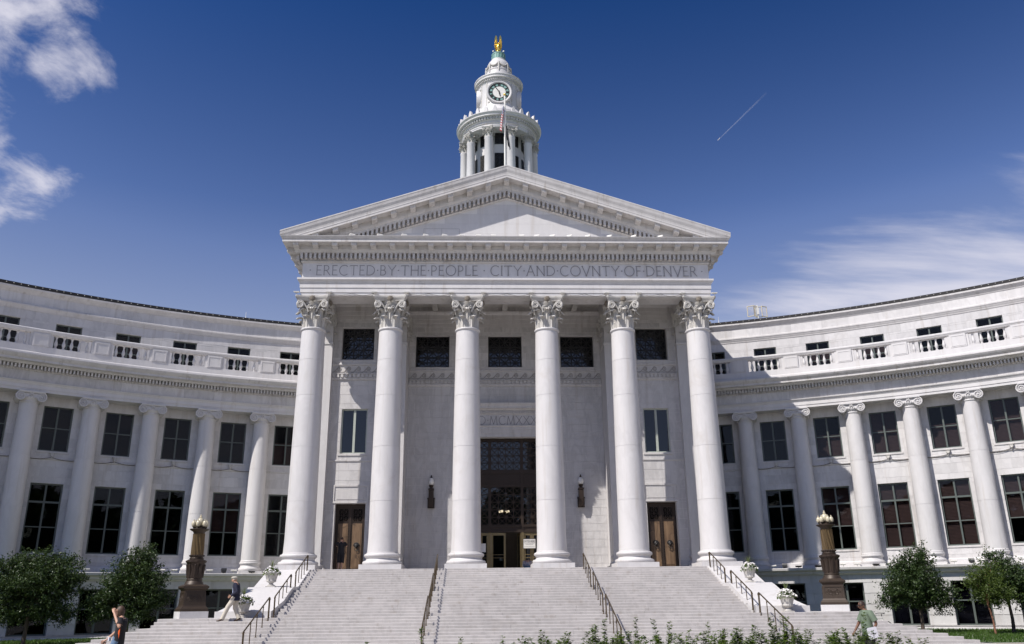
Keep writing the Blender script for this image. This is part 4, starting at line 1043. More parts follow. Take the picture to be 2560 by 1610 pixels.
for k in range(84):
    a = 2*pi*k/84; s0 = len(dn.v); dn.box(-.07, .07, -.13, .02, 35.25, 35.43); dn.xform(lambda x, y, z, a=a: (x*cos(a)-y*sin(a)+3.13*sin(a), TY+x*sin(a)+y*cos(a)-3.13*cos(a), z), s0)
dn.build('dentil_row', 'marble_trim', TE, kind='stuff')
af = MB(); af.loft([[(x*s_, y, z) for x, z in ((-.15, 0), (.15, 0), (.17, .22), (.12, .42), (0, .58), (-.12, .42), (-.17, .22))] for y, s_ in ((-.09, .85), (.02, 1), (.12, .85))]); afm = af.mesh('antefix'); afm.materials.append(M['marble'])
for k in range(28):
    a = 2*pi*(k+.5)/28; o = obj('antefix', afm, None, TE); place(o, (3.30*sin(a), TY-3.30*cos(a), 35.80), a)
for k in range(20):
    a = 2*pi*(k+.5)/20; o = obj('antefix', afm, None, TE); place(o, (2.28*sin(a), TY-2.28*cos(a), 36.34), a); o.scale = (.8, .7, .6)
cdm = MB(); cdm.lathe([(1.83, 37.35), (1.80, 37.42), (1.78, 37.5), (1.76, 39.6), (1.78, 39.72), (1.84, 39.78), (1.84, 39.90), (1.96, 39.96), (2.02, 40.0), (2.02, 40.12), (2.08, 40.22), (2.08, 40.30), (1.6, 40.42), (1.3, 40.46)], 72, (TX, TY, 0), caps=False)
CDM = cdm.build('clock_drum', 'marble', HALL, 28)
dn = MB()
for k in range(72):
    a = 2*pi*k/72; s0 = len(dn.v); dn.box(-.04, .04, -.08, .02, 39.80, 39.89); dn.xform(lambda x, y, z, a=a: (x*cos(a)-y*sin(a)+1.84*sin(a), TY+x*sin(a)+y*cos(a)-1.84*cos(a), z), s0)
dn.build('dentil_row', 'marble_trim', CDM, kind='stuff')
# pilaster strips and rosettes between the dials
for k in range(4):
    a0 = pi/2*k
    for da in (-.62, .62):
        a = a0+da; m_ = MB(); m_.box(-.035, .035, -.03, .05, 37.5, 39.7); o = m_.build('drum_groove', 'marble_old', CDM); place(o, (1.77*sin(a), TY-1.77*cos(a), 0), a)
    for da in (-.50, .50):
        for z in (37.75, 39.35):
            a = a0+da; m_ = MB(); m_.ball((0, 0, 0), .09, 8, 6, (1, .5, 1)); o = m_.build('rosette', 'marble_old', CDM); place(o, (1.79*sin(a), TY-1.79*cos(a), z), a)
# clock faces
def disc(mb, r, y0, y1, n=40, c=(0, 0)): mb.loft([[(c[0]+r*cos(2*pi*j/n), y, c[1]+r*sin(2*pi*j/n)) for j in range(n)] for y in (y0, y1)])
cz_ = 38.58
for k in range(4):
    a = pi/2*k; m_ = MB()
    # moulded stone ring
    pr = [(1.06, .30), (1.06, -.10), (1.03, -.15), (.96, -.16), (.90, -.13), (.87, -.08), (.86, .30)]
    m_.loft([[(r*cos(t), y, r*sin(t)) for r, y in pr] for t in [2*pi*i/48 for i in range(49)]], True, False)
    cf = m_.build('clock', 'marble', HALL, 40); place(cf, (1.72*sin(a), TY-1.72*cos(a), cz_), a)
    fc = MB(); disc(fc, .87, -.06, .2); fc.build('dial_ring', 'copper', cf)
    fc = MB(); disc(fc, .55, -.075, -.05); fc.build('dial_face', 'white_paint', cf)
    rg_ = MB(); 
    for r0, r1 in ((.80, .87), (.54, .575)):
        pr2 = [(r1, -.05), (r1, -.082), (r0, -.082), (r0, -.05)]; rg_.loft([[(r*cos(t), y, r*sin(t)) for r, y in pr2] for t in [2*pi*i/48 for i in range(49)]], True, False)
    rg_.build('dial_rim', 'iron', cf)
    RN = ['XII', 'I', 'II', 'III', 'IV', 'V', 'VI', 'VII', 'VIII', 'IX', 'X', 'XI']
    for h in range(12):
        nb = MB(); t = pi/2-2*pi*h/12; wn = sum({'I': .06, 'V': .10, 'X': .11}[c] for c in RN[h]); x = -wn/2
        for c in RN[h]:
            w = {'I': .06, 'V': .10, 'X': .11}[c]
            segs = {'I': [((.5, 0), (.5, 1))], 'V': [((.1, 1), (.5, 0)), ((.5, 0), (.9, 1))], 'X': [((.1, 0), (.9, 1)), ((.1, 1), (.9, 0))]}[c]
            for p, q in segs:
                A_, B_ = Vector((x+p[0]*w, .59+.20*p[1])), Vector((x+q[0]*w, .59+.20*q[1])); dd_ = (B_-A_).normalized(); nn = Vector((-dd_.y, dd_.x))*.019
                Q = [A_-nn, B_-nn, B_+nn, A_+nn]; s0 = len(nb.v); nb.add([(v.x, -.085, v.y) for v in Q]+[(v.x, -.06, v.y) for v in Q], [(0, 1, 2, 3), (0, 4, 5, 1), (1, 5, 6, 2), (2, 6, 7, 3), (3, 7, 4, 0)])
            x += w
        # letters read outward
        nb.xform(lambda X, Y_, Z, t=t: (X*sin(t)+Z*cos(t), Y_, -X*cos(t)+Z*sin(t)))
        nb.build('numeral', 'iron', cf)
    for ang, ln, w, yy in ((radians(90-330+4), .70, .035, -.11), (radians(90-168), .47, .05, -.10)):
        hb_ = MB(); d_ = Vector((cos(ang), sin(ang))); n_ = Vector((-d_.y, d_.x))
        Q = [d_*-.14-n_*w, d_*ln*.7-n_*w*.9, d_*ln, d_*ln*.7+n_*w*.9, d_*-.14+n_*w]
        hb_.loft([[(q.x, y, q.y) for q in Q] for y in (yy, yy+.015)]); hb_.build('clock_hand', 'iron', cf)
# dome with swags, lantern
dom = MB(); dom.lathe([(1.42, 40.42), (1.40, 40.55), (1.18, 40.62), (1.14, 40.75), (1.10, 41.0), (1.06, 41.4), (1.10, 41.45), (1.10, 41.52), (1.02, 41.6), (1.0, 41.9), (.96, 42.2), (.86, 42.45), (.72, 42.58), (.66, 42.66), (.66, 42.78), (.5, 42.82)], 48, (TX, TY, 0)); DOM = dom.build('tower_dome', 'marble', HALL, 35)
for k in range(8):
    a0 = 2*pi*(k+.5)/8; sw = MB()
    pts = []
    for i in range(11):
        s = -1+2*i/10; a = a0+s*pi/8*.9; z = 41.75+.32*s*s; r = 1.06-.07*(z-41.75); pts.append((r*sin(a), TY-r*cos(a), z))
    sw.tube(pts, [.05+.045*(1-abs(-1+2*i/10)) for i in range(11)], 7); a = a0+pi/8
    sw.tube([(1.05*sin(a), TY-1.05*cos(a), 42.1), (1.07*sin(a), TY-1.07*cos(a), 41.7), (1.10*sin(a), TY-1.10*cos(a), 41.2)], [.07, .09, .04], 7)
    sw.build('swag', 'marble_old', DOM, 60)
lan = MB(); lan.lathe([(.50, 42.78), (.60, 42.80), (.60, 42.90), (.57, 42.93), (.57, 43.30), (.60, 43.33), (.60, 43.42), (.45, 43.44)], 32, (TX, TY, 0)); LAN = lan.build('lantern', 'copper', HALL, 30)
for k in range(16):
    a = 2*pi*k/16; m_ = MB(); m_.box(-.03, .03, -.03, .02, 42.93, 43.3); o = m_.build('lantern_rib', 'copper', LAN); place(o, (.575*sin(a), TY-.575*cos(a), 0), a)
# ---------------------------------------------------------------- golden eagle
EG = thing('eagle_statue', 'gilded eagle with raised wings perched on top of the clock tower', 'statue', (TX-.02, TY, 43.43))
m_ = MB(); EG.scale = (.76, .9, 1.0); m_.lathe([(.44, 0), (.44, .06), (.40, .14), (.30, .25), (.17, .33), (.12, .36)], 24); m_.build('gilded_dome', 'gold', EG, 40)
m_ = MB(); m_.tube([(0, .05, .36), (0, .03, .55), (0, -.02, .80), (0, -.05, .98), (0, -.08, 1.10), (0, -.16, 1.15), (0, -.24, 1.11)], [.10, .17, .19, .13, .085, .08, .02], 10)
m_.tube([(0, .08, .52), (0, .20, .40), (0, .28, .30)], [.12, .13, .08], 8); 
for s in (-1, 1): m_.tube([(s*.09, 0, .55), (s*.10, -.03, .40), (s*.10, -.10, .33)], [.08, .05, .05], 7)
m_.build('body', 'gold', EG, 60)
for s in (-1, 1):
    m_ = MB(); outl = [(.10, .52), (.30, .46), (.42, .62), (.40, .85), (.46, 1.05), (.47, 1.40), (.42, 1.72), (.33, 1.98), (.24, 2.02), (.15, 1.85), (.12, 1.5), (.08, 1.15), (.07, .8)]
    m_.loft([[(s*x*.92, y+.06*sin(z*3), z) for x, z in outl] for y in (-.05, .05)])
    for i in range(6):
        x = .13+.055*i; m_.tube([(s*x, -.05, .62+.03*i), (s*x*1.0, -.07, 1.15), (s*(x*.82+.02), -.02, 1.72+.05*(2-abs(i-2)))], [.03, .034, .012], 5)
    m_.build('wing', 'gold', EG, 60)
for i, a in enumerate((-2.2, -.9, .9, 2.2)):
    fl_ = thing('floodlight', ['small floodlight left of the gold eagle, behind', 'small floodlight just left of the gold eagle on the lantern', 'small floodlight just right of the gold eagle on the lantern', 'small floodlight right of the gold eagle, behind'][i], 'floodlight', (TX+.56*sin(a), TY-.56*cos(a), 43.425), a, 'eagle floodlights')
    m_ = MB(); m_.tube([(0, 0, 0), (0, 0, .12)], .02, 5); m_.build('bracket', 'iron', fl_); m_ = MB(); m_.box(-.06, .06, -.05, .05, .12, .24); m_.build('head', 'white_paint', fl_)
# ---------------------------------------------------------------- flagpole and flags
FP = thing('flagpole', 'thin white flagpole rising behind the apex of the pediment', 'flagpole', (-.005, 1.0, 21.9))
m_ = MB(); m_.tube([(0, 0, 0), (0, 0, 3), (0, 0, 7.0)], [.065, .06, .045], 10); m_.build('pole', 'white_paint', FP, 60)
m_ = MB(); m_.ball((0, 0, 7.08), .09, 10, 8); m_.build('finial', 'gold', FP, 60); m_ = MB(); m_.tube([(.06, -.02, .5), (.06, -.02, 6.9)], .008, 4); m_.build('halyard', 'white_paint', FP)
def flagmat():
    m, t, b = new_mat('flag_cloth'); tcn = t.n('ShaderNodeUVMap'); sp_n = t.n('ShaderNodeSeparateXYZ'); t.l(tcn.outputs[0], sp_n.inputs[0])
    U, V = sp_n.outputs[0], sp_n.outputs[1]
    stripe = t.m('GREATER_THAN', t.m('MODULO', t.m('MULTIPLY', V, 13), 2), 1)
    c = t.mix(stripe, (.32, .025, .03), (.60, .58, .58))
    canton = t.m('MULTIPLY', t.m('LESS_THAN', U, .4), t.m('GREATER_THAN', V, .4615))
    su = t.m('ABSOLUTE', t.m('SUBTRACT', t.m('FRACT', t.m('MULTIPLY', U, 15)), .5)); sv = t.m('ABSOLUTE', t.m('SUBTRACT', t.m('FRACT', t.m('MULTIPLY', V, 9.3)), .5))
    star = t.m('LESS_THAN', t.m('ADD', su, sv), .32)
    c = t.mix(canton, c, t.mix(star, (.025, .035, .12), (.72, .72, .74)))
    t.l(c, b.inputs['Base Color']); b.inputs['Roughness'].default_value = .8; return m
M['flag'] = flagmat()
def hanging_flag(parent, name, mat, z0, hoist, fly, side, seed):
    """cloth hanging limp from its hoist edge, gathered into folds"""
    rg_ = random.Random(seed); nu, nv = 26, 20; mb = MB(); uv = []
    for j in range(nv+1):
        for i in range(nu+1):
            u, v = i/nu, j/nv
            x = side*(.06+.20*(1-(1-u)**2)*(.35+.65*(1-v)))+.06*sin(u*13+seed)*(.3+u)
            y = .10*sin(u*17+seed+v*1.5)*(.3+.7*u)-.05
            z = z0-hoist*(1-v)-fly*u*(.42+.30*(1-v)*.4)-.2*u*u
            mb.v.append((x, y, z)); uv.append((u, v))
    for j in range(nv):
        for i in range(nu): mb.f.append((j*(nu+1)+i, j*(nu+1)+i+1, (j+1)*(nu+1)+i+1, (j+1)*(nu+1)+i))
    me = mb.mesh(name, 60); ul = me.uv_layers.new(name='UVMap')
    for lp in me.loops: ul.data[lp.index].uv = uv[lp.vertex_index]
    o = obj(name, me, mat, parent); md_ = o.modifiers.new('thick', 'SOLIDIFY'); md_.thickness = .012; return o
F1 = thing('striped_flag', 'red, white and blue striped flag hanging limp on the flagpole', 'flag', (-.02, .96, 28.15))
hanging_flag(F1, 'cloth', 'flag', 0, .95, 1.55, -1, 1.0)
F2 = thing('black_flag', 'black flag hanging limp below the striped flag on the flagpole', 'flag', (0, .93, 26.85))
hanging_flag(F2, 'cloth', 'black', 0, 1.0, 1.3, 1, 2.3)
# ---------------------------------------------------------------- wall lamps beside the entrance
def acorn(mb, c, r, h):
    mb.lathe([(r*.45, 0), (r*.8, h*.10), (r, h*.34), (r*.97, h*.52), (r*.72, h*.74), (r*.40, h*.86), (r*.2, h*.90)], 18, c)
for x, lab in ((-4.30, 'bronze bracket wall lamp with pale glass globe, left of the entrance'), (4.32, 'bronze bracket wall lamp with pale glass globe, right of the entrance')):
    S = thing('wall_lamp', lab, 'lamp', (x*1.01, 4.05+.455, 3.60), 0, 'wall lamps beside the entrance')
    m_ = MB(); m_.box(-.20, .20, -.14, 0, 0, .56); m_.box(-.22, .22, -.16, 0, .50, .58); m_.build('back_plate', 'bronze', S)
    m_ = MB(); m_.loft([[(x_, y_, z_) for x_, y_ in ((-w, -d0), (w, -d0), (w, -.02), (-w, -.02))] for z_, w, d0 in ((.04, .13, .30), (.5, .14, .38), (.98, .13, .40), (1.02, .16, .44), (1.08, .16, .44), (1.10, .10, .36))]); m_.build('bracket', 'bronze', S)
    m_ = MB(); m_.lathe([(.10, 1.10), (.08, 1.16), (.12, 1.22), (.14, 1.28), (.09, 1.30)], 14, (0, -.22, 0)); m_.build('lamp_holder', 'bronze', S, 40)
    m_ = MB(); acorn(m_, (0, -.22, 1.30), .165, .46); m_.build('globe', 'lamp_glass_cool', S, 50)
    m_ = MB(); m_.lathe([(.05, 1.71), (.07, 1.74), (.03, 1.79), (.045, 1.83), (.01, 1.88)], 10, (0, -.22, 0)); m_.build('finial', 'bronze', S, 40)
# ---------------------------------------------------------------- bronze lamp pillars on the landing
def lamp_pillar(loc, rz, lab):
    S = thing('lamp_pillar', lab, 'lamp', loc, rz, 'bronze lamp pillars flanking the stairs')
    m_ = MB(); m_.box(-.72, .72, -.72, .72, 0, .29); m_.build('stone_plinth', 'marble', S)
    def sq(rows):
        b = MB(); b.loft([[(-w, -w, z), (w, -w, z), (w, w, z), (-w, w, z)] for w, z in rows]); return b
    b = sq([(.70, .291), (.70, .40), (.66, .44), (.60, .50), (.575, .56), (.53, 1.16), (.535, 1.2), (.60, 1.24), (.66, 1.30), (.66, 1.36), (.58, 1.40), (.50, 1.44)]); bs_ = b.build('pedestal', 'bronze_lamp', S)
    for k in range(4):   # raised panel ornament on each face
        pm = MB(); pm.box(-.43, .43, -.012, .02, .62, .66); pm.box(-.42, .42, -.012, .02, 1.06, 1.10); pm.box(-.46, -.42, -.012, .02, .62, 1.10); pm.box(.42, .46, -.012, .02, .62, 1.10)
        for s in (-1, 1):
            sp2 = spiral(.16, .86, .14, 1.8, 22); pm.tube([(s*.05, -.005, .68)]+[(s*q[0], -.005, q[1]) for q in sp2], .018, 5); sp3 = spiral(.30, .82, .09, 1.5, 16); pm.tube([(s*.22, -.005, .70)]+[(s*q[0], -.005, q[1]) for q in sp3], .015, 5)
        pm.ball((0, 0, .86), .05, 8, 6, (1, .5, 1.6)); o = pm.build('relief_panel', 'bronze_lamp', bs_); a = pi/2*k; place(o, (.555*sin(a), -.555*cos(a), 0), a)
    def oct_(rows):
        b = MB(); b.loft([[(w*(1+.10*abs(cos(4*2*pi*j/48)))*cos(2*pi*j/48), w*(1+.10*abs(cos(4*2*pi*j/48)))*sin(2*pi*j/48), z) for j in range(48)] for w, z in rows]); return b
    b = MB(); b.lathe([(.50, 1.44), (.46, 1.52), (.40, 1.60), (.42, 1.66), (.38, 1.70)], 32); b.build('collar', 'bronze_lamp', S, 35)
    b = oct_([(.36, 1.70), (.38, 1.78), (.37, 2.10), (.40, 2.30), (.45, 2.38), (.50, 2.42), (.50, 2.48), (.40, 2.52), (.33, 2.54)]); b.build('acanthus_drum', 'bronze', S, 35)
    lf = MB()
    for k in range(10):
        a = 2*pi*k/10; lf.tube([((.385)*cos(a), .385*sin(a), 1.74), (.41*cos(a), .41*sin(a), 2.0), (.44*cos(a), .44*sin(a), 2.22), (.50*cos(a), .50*sin(a), 2.30), (.49*cos(a), .49*sin(a), 2.24)], [.06, .075, .065, .04, .015], 6)
    lf.build('acanthus_leaf', 'bronze', S, 50)
    b = MB(); b.lathe([(.36, 2.54), (.37, 2.58), (.33, 2.62), (.36, 2.70), (.33, 2.72)], 28)
    for k in range(18): a = 2*pi*k/18; b.ball((.36*cos(a), .36*sin(a), 2.70), .045, 6, 5)
    b.build('crown_ring', 'bronze', S, 40)
    tw = MB(); rows = []
    for i in range(25):
        t = i/24; z = 2.70+.98*t; r = .315-.02*t
        rows.append([(r*(1+.085*cos(12*(2*pi*j/112)+t*7.5))*cos(2*pi*j/112), r*(1+.085*cos(12*(2*pi*j/112)+t*7.5))*sin(2*pi*j/112), z) for j in range(112)])
    tw.loft(rows); tw.build('spiral_shaft', 'twist', S, 50)
    b = MB(); b.lathe([(.27, 3.68), (.30, 3.72), (.34, 3.78), (.46, 3.83), (.50, 3.86), (.50, 3.89), (.3, 3.91)], 36); b.build('capital_plate', 'bronze_lamp', S, 35)
    b = MB(); b.lathe([(.30, 3.90), (.20, 3.95), (.12, 3.98), (.14, 4.02)], 16)
    for k in range(6): a = 2*pi*k/6; b.tube([(0, 0, 3.94), (.16*cos(a), .16*sin(a), 3.93), (.33*cos(a), .33*sin(a), 3.95), (.34*cos(a), .34*sin(a), 4.0)], [.05, .045, .04, .06], 6)
    b.build('lamp_arms', 'bronze', S, 40)
    for k in range(6):
        a = 2*pi*k/6; m_ = MB(); c_ = (.34*cos(a), .34*sin(a), 3.99); acorn(m_, c_, .115, .30); m_.ball((c_[0], c_[1], c_[2]+.30), .035, 7, 6); m_.build('globe', 'lamp_glass', S, 50)
    m_ = MB(); acorn(m_, (0, 0, 4.03), .20, .42); m_.lathe([(.05, .36), (.08, .40), (.04, .44), (.055, .47), (.01, .52)], 10, (0, 0, 4.03)); m_.build('centre_globe', 'lamp_glass', S, 50)
    S.scale = (.80, .80, .945); return S
lamp_pillar((-13.72, -7.2, Z_L2), radians(30), 'bronze lamp pillar with glass globes, left of the stairs beside the tree')
lamp_pillar((13.95, -7.2, Z_L2), radians(-24), 'bronze lamp pillar with glass globes, right of the stairs')
# ---------------------------------------------------------------- handrails
def step_z(y):
    if y > Y_EDGE: return 0.0
    if y > Y_L1a: return -RIS*math.ceil((Y_EDGE-y)/TRD-1e-6)
    if y > Y_L1b: return Z_L1
    if y > Y_L2a: return Z_L1-RIS*math.ceil((Y_L1b-y)/TRD-1e-6)
    if y > Y_L2b: return Z_L2
    return max(GZ, Z_L2-RIS*math.ceil((Y_L2b-y)/TRD-1e-6))
def handrail(x, y0, y1, lab):
    S = thing('handrail', lab, 'handrail', (x, y0, step_z(y0)), 0, 'brass handrails on the stairs')
    z00 = step_z(y0); H_ = .80
    za, zb = (step_z(y0)+H_-.02, step_z(y1)+H_+.0)
    n = 6
    ys = [y0]+[y0-.13-(y0-.13-(y1+.12))*i/4 for i in range(5)]+[y1]
    m_ = MB(); m_.tube([(0, .02, za-z00-.10), (0, 0.0, za-z00-.02), (0, -.10, za-z00), (0, y1-y0+.08, zb-z00+.03), (0, y1-y0, zb-z00-.03)], .028, 8); m_.build('rail', 'brass_rail', S, 60)
    for y in ys:
        zt = za+(zb-za)*(y-y0)/(y1-y0); zs_ = step_z(y)
        m_ = MB(); m_.tube([(0, y-y0, zs_-z00-.02), (0, y-y0, zt-z00)], .019, 7); m_.lathe([(.045, 0), (.045, .015), (.025, .03)], 8, (0, y-y0, zs_-z00)); m_.ball((0, y-y0, zt-z00-.04), .030, 7, 6); m_.build('post', 'brass_rail', S, 50)
segs = [(Y_EDGE-.10, Y_L1a-.15, 'upper'), (Y_L1b-.05, Y_L2a-.10, 'middle'), (Y_L2b+.12, Y_L2b-10*TRD-.35, 'lower')]
for x, nm in ((-10.02, 'far left beside the left cheek wall'), (-3.62, 'left of centre'), (3.66, 'right of centre'), (10.02, 'far right beside the right cheek wall')):
    for y0, y1, fl_n in segs: handrail(x, y0, y1, f'brass handrail of the {fl_n} flight, {nm}')
# ---------------------------------------------------------------- urns with flowers
def urn(loc, lab, lab2, sc=1.0, seed=1):
    S = thing('stone_urn', lab, 'urn', loc, 0, 'stone urns on the stairs'); 
    m_ = MB(); m_.box(-.20, .20, -.20, .20, 0, .05); m_.build('foot', 'marble_old', S)
    m_ = MB(); rows = []
    for r, z in ((.17, .05), (.17, .08), (.10, .12), (.085, .16), (.12, .20), (.20, .23), (.215, .26), (.205, .28), (.22, .36), (.245, .46), (.285, .55), (.325, .60), (.335, .62), (.325, .64), (.28, .63), (.25, .58)):
        fl_f = .05 if .19 < z < .54 else 0
        rows.append([(r*(1+fl_f*abs(cos(8*2*pi*j/64)))*cos(2*pi*j/64), r*(1+fl_f*abs(cos(8*2*pi*j/64)))*sin(2*pi*j/64), z) for j in range(64)])
    m_.loft(rows); m_.build('bowl', 'marble_old', S, 40); S.scale = (sc,)*3
    F = thing('flowering_plant', lab2, 'flowers', (loc[0], loc[1], loc[2]+.60*sc), 0, 'white flowers in the urns'); rg_ = random.Random(seed)
    lv = MB(); bl = MB()
    for i in range(420):
        a = rg_.uniform(0, 2*pi); r = .40*sqrt(rg_.random()); z = .02+.20*(1-(r/.42)**2)+rg_.uniform(-.06, .03)-.10*max(0, r-.3)/.1
        d1 = Vector((rg_.uniform(-1, 1), rg_.uniform(-1, 1), rg_.uniform(-.2, 1))).normalized(); d2 = d1.orthogonal().normalized(); s = rg_.uniform(.03, .055); c = Vector((r*cos(a), r*sin(a), z))
        lv.add([c-d2*s*.5, c+d1*s, c+d2*s*.5, c-d1*s], [(0, 1, 2, 3)])
    lv.build('foliage', 'leaf_mid', F)
    for i in range(120):
        a = rg_.uniform(0, 2*pi); r = .42*sqrt(rg_.random()); z = .07+.20*(1-(r/.42)**2)+rg_.uniform(-.02, .05)-.08*max(0, r-.3)/.1; c = (r*cos(a), r*sin(a), z); s = rg_.uniform(.028, .042)
        t1, t2 = rg_.uniform(-.6, .6), rg_.uniform(-.6, .6); nrm = Vector((t1, t2-.3, 1)).normalized(); u_ = nrm.orthogonal().normalized(); w_ = nrm.cross(u_)
        ring = []
        for j in range(10): rr = s*(1.25 if j % 2 == 0 else .85); ring.append(Vector(c)+(u_*cos(2*pi*j/10)+w_*sin(2*pi*j/10))*rr+nrm*.008)
        cc = Vector(c)-nrm*.02; bl.add([cc]+ring, [(0, j+1, (j+1) % 10+1) for j in range(10)])
    bl.build('blossoms', 'petal', F, kind='stuff')
    for i in range(16):
        a = rg_.uniform(0, 2*pi); lean = rg_.uniform(.05, .6); ln = rg_.uniform(.38, .60); m_ = MB(); P_ = []
        for t in (0, .35, .7, 1): P_.append(Vector((cos(a)*lean*ln*t*t, sin(a)*lean*ln*t*t, .08+ln*t*(1-.22*lean*t))))
        sd2 = Vector((-sin(a), cos(a), 0)); ws = (.012, .016, .011, .001)
        m_.loft([[p-sd2*w, p+Vector((cos(a), sin(a), .0))*.004, p+sd2*w, p-Vector((cos(a), sin(a), 0))*.004] for p, w in zip(P_, ws)]); m_.build('spike_leaf', 'leaf_spike', F)
urn((-11.02, Y_L1a-.55, -.885), 'pale fluted stone urn on the left cheek wall ledge', 'white flowers filling the urn on the left cheek wall ledge', 1.02, 1)
urn((-11.20, Y_L2a-.38, Z_L2), 'pale fluted stone urn behind the man in the blazer', 'white flowers with spiky leaves in the urn behind the man in the blazer', 1.02, 2)
urn((11.05, Y_L1a-.55, -.885), 'pale fluted stone urn on the right cheek wall ledge', 'white flowers and tall spiky leaves in the urn on the right cheek wall ledge', 1.02, 3)
urn((11.38, Y_L2a-.38, Z_L2), 'pale fluted stone urn at the foot of the right cheek wall', 'white flowers with spiky leaves in the urn at the foot of the right cheek wall', 1.05, 4)
# ---------------------------------------------------------------- floodlights
def flood(loc, rz, lab, grp, mat, size=(.30, .20, .07), tilt=0.5, stem=.07):
    S = thing('floodlight', lab, 'floodlight', loc, rz, grp)
    m_ = MB(); m_.tube([(0, 0, 0), (0, 0, stem+.02)], .016, 5); m_.box(-.05, .05, -.04, .04, 0, .012); m_.build('bracket', mat, S)
    m_ = MB(); sx, sy, sz = size; m_.loft([[(-sx*k/2, -sy*k/2, z), (sx*k/2, -sy*k/2, z), (sx*k/2, sy*k/2, z), (-sx*k/2, sy*k/2, z)] for k, z in ((.75, 0), (1, sz*.5), (1, sz), (.9, sz))]); o = m_.build('head', mat, S); o.location = (0, 0, stem); o.rotation_euler = (tilt, 0, 0)
pedx = [-10.82, -8.74, -7.19, -5.82, -4.61, -3.55, -2.56, -1.63, -.79, .82, 1.68, 2.57, 3.55, 4.6, 5.83, 7.21, 8.75, 10.82]
for i, x in enumerate(pedx): flood((x, -1.50, 17.94), math.copysign(.5, -x)*min(1, abs(x)/4), f'{ORD[i]} small white floodlight from the left on the pediment ledge', 'pediment floodlights', 'white_paint', (.30, .24, .09), -.5)
for i, x in enumerate(PX):
    for s, sn in ((-1, 'left'), (1, 'right')): flood((x+s*.90, -.86, 14.72), 0, f'small floodlight on the {sn} abacus corner of the {ORD[i]} portico column from the left', 'capital floodlights', 'white_paint', (.30, .22, .08), .2, .14)
ledL = [(-21.16, -.73, 0), (-18.01, .93, 0), (-17.47, 1.18, 0), (-15.84, 1.88, 0), (-15.17, 2.15, 1), (-14.69, 2.33, 0), (-13.82, 2.64, 2)]
ledR = [(14.6, 2.36, 0), (15.16, 2.15, 1), (15.83, 1.89, 2), (16.76, 1.5, 2), (17.92, .97, 0), (18.55, .66, 0), (19.38, .25, 2), (20.04, -.1, 0), (22.59, -1.6, 0), (23.25, -2.04, 1), (23.69, -2.33, 0), (24.4, -2.82, 2), (25.07, -3.32, 0)]
cnt = {}
for side, lst in (('left', ledL[::-1]), ('right', ledR)):
    for (x, y, k) in lst:
        cnt[(side, k)] = cnt.get((side, k), -1)+1; o_ = ORD[cnt[(side, k)]]
        a = atan2(x, y-YC); p = wing_at(a, -.78, .0)
        nm = ['flat white floodlight', 'boxy black floodlight', 'low dark floodlight'][k]
        flood(p, -a, f'{nm}, {o_} of its kind from the portico along the {side} wing ledge', f'{side} wing ledge floodlights, kind {["flat", "boxy", "low"][k]}', ['white_paint', 'black', 'iron'][k], [(.34, .26, .07), (.30, .22, .20), (.36, .26, .08)][k], [.15, -.4, .1][k], [.12, .06, .05][k])
# ---------------------------------------------------------------- cables strung along the wings and the portico
for sgn, nm in ((-1, 'left'), (1, 'right')):
    C_ = thing('light_cable', f'thin brown cable looped along the {nm} wing wall below the upper windows', 'cable')
    for j in range(0, 7):
        a0, a1 = radians(TH0+DTH*j), radians(TH0+DTH*(j+1)); m_ = MB(); pts = []
        for i in range(17):
            t = i/16; a = a0+(a1-a0)*t; h_ = (2*abs(t-.5)); z = 5.72-.12*sin(pi*min(1, abs(t-.5)*2))
            pts.append(wing_at(sgn*a, .36 if .08 < t < .92 else .1, z))
        m_.tube(pts, .012, 4); m_.build('cable', 'bronze', C_)
        m_ = MB(); p = wing_at(sgn*(a0+a1)/2, .38, 5.84); s0 = 0; m_.box(-.13, .13, -.10, .04, .08, .14); m_.box(-.09, .09, -.08, .02, -.05, .08); m_.ball((0, -.07, -.08), .06, 7, 6); m_.ball((0, -.05, -.16), .04, 6, 5)
        o = m_.build('bracket', 'marble_old', C_); place(o, p, -sgn*(a0+a1)/2)
C_ = thing('light_cable', 'thin cable strung between the portico capitals along the architrave', 'cable')
for i in range(5):
    x0, x1 = PX[i]+.92, PX[i+1]-.92; m_ = MB(); xm = (x0+x1)/2
    for (a, b, sg_) in ((x0, xm, .10), (xm, x1, .13)):
        m_.tube([(a+(b-a)*t, -.74, 14.88-sg_*sin(pi*t)) for t in [k/10 for k in range(11)]], .010, 4)
    m_.build('cable', 'bronze', C_)
# ---------------------------------------------------------------- roof antenna
AN = thing('roof_antenna', 'pale folding-screen roof antenna on a mast above the right wing', 'antenna', (17.40*KW+.1, 8.57*KW+3.37, 15.4*KW))
m_ = MB(); m_.tube([(0, 0, 0), (0, 0, 2.45)], .035, 7); m_.build('mast', 'white_paint', AN)
M['cream'] = plain('cream_paint', (.62, .53, .34), .5, var=.05)
for k, (x0, x1, y0, y1) in enumerate(((-.72, -.30, .12, -.1), (-.30, .02, -.1, .05), (-.12, .36, .22, .16), (.30, .72, -.02, .16))):
    m_ = MB()
    for z in (1.58, 2.36): m_.tube([(x0, y0, z), (x1, y1, z)], .028, 6)
    for t in (0, 1): m_.tube([(x0+(x1-x0)*t, y0+(y1-y0)*t, 1.58), (x0+(x1-x0)*t, y0+(y1-y0)*t, 2.36)], .028, 6)
    for t in (.2, .4, .6, .8): m_.tube([(x0+(x1-x0)*t, y0+(y1-y0)*t, 1.58), (x0+(x1-x0)*t, y0+(y1-y0)*t, 2.36)], .006, 4)
    m_.build('screen', 'cream', AN)
m_ = MB(); m_.box(-.08, .08, -.08, .08, 1.7, 2.2); m_.build('radio_box', 'white_paint', AN)
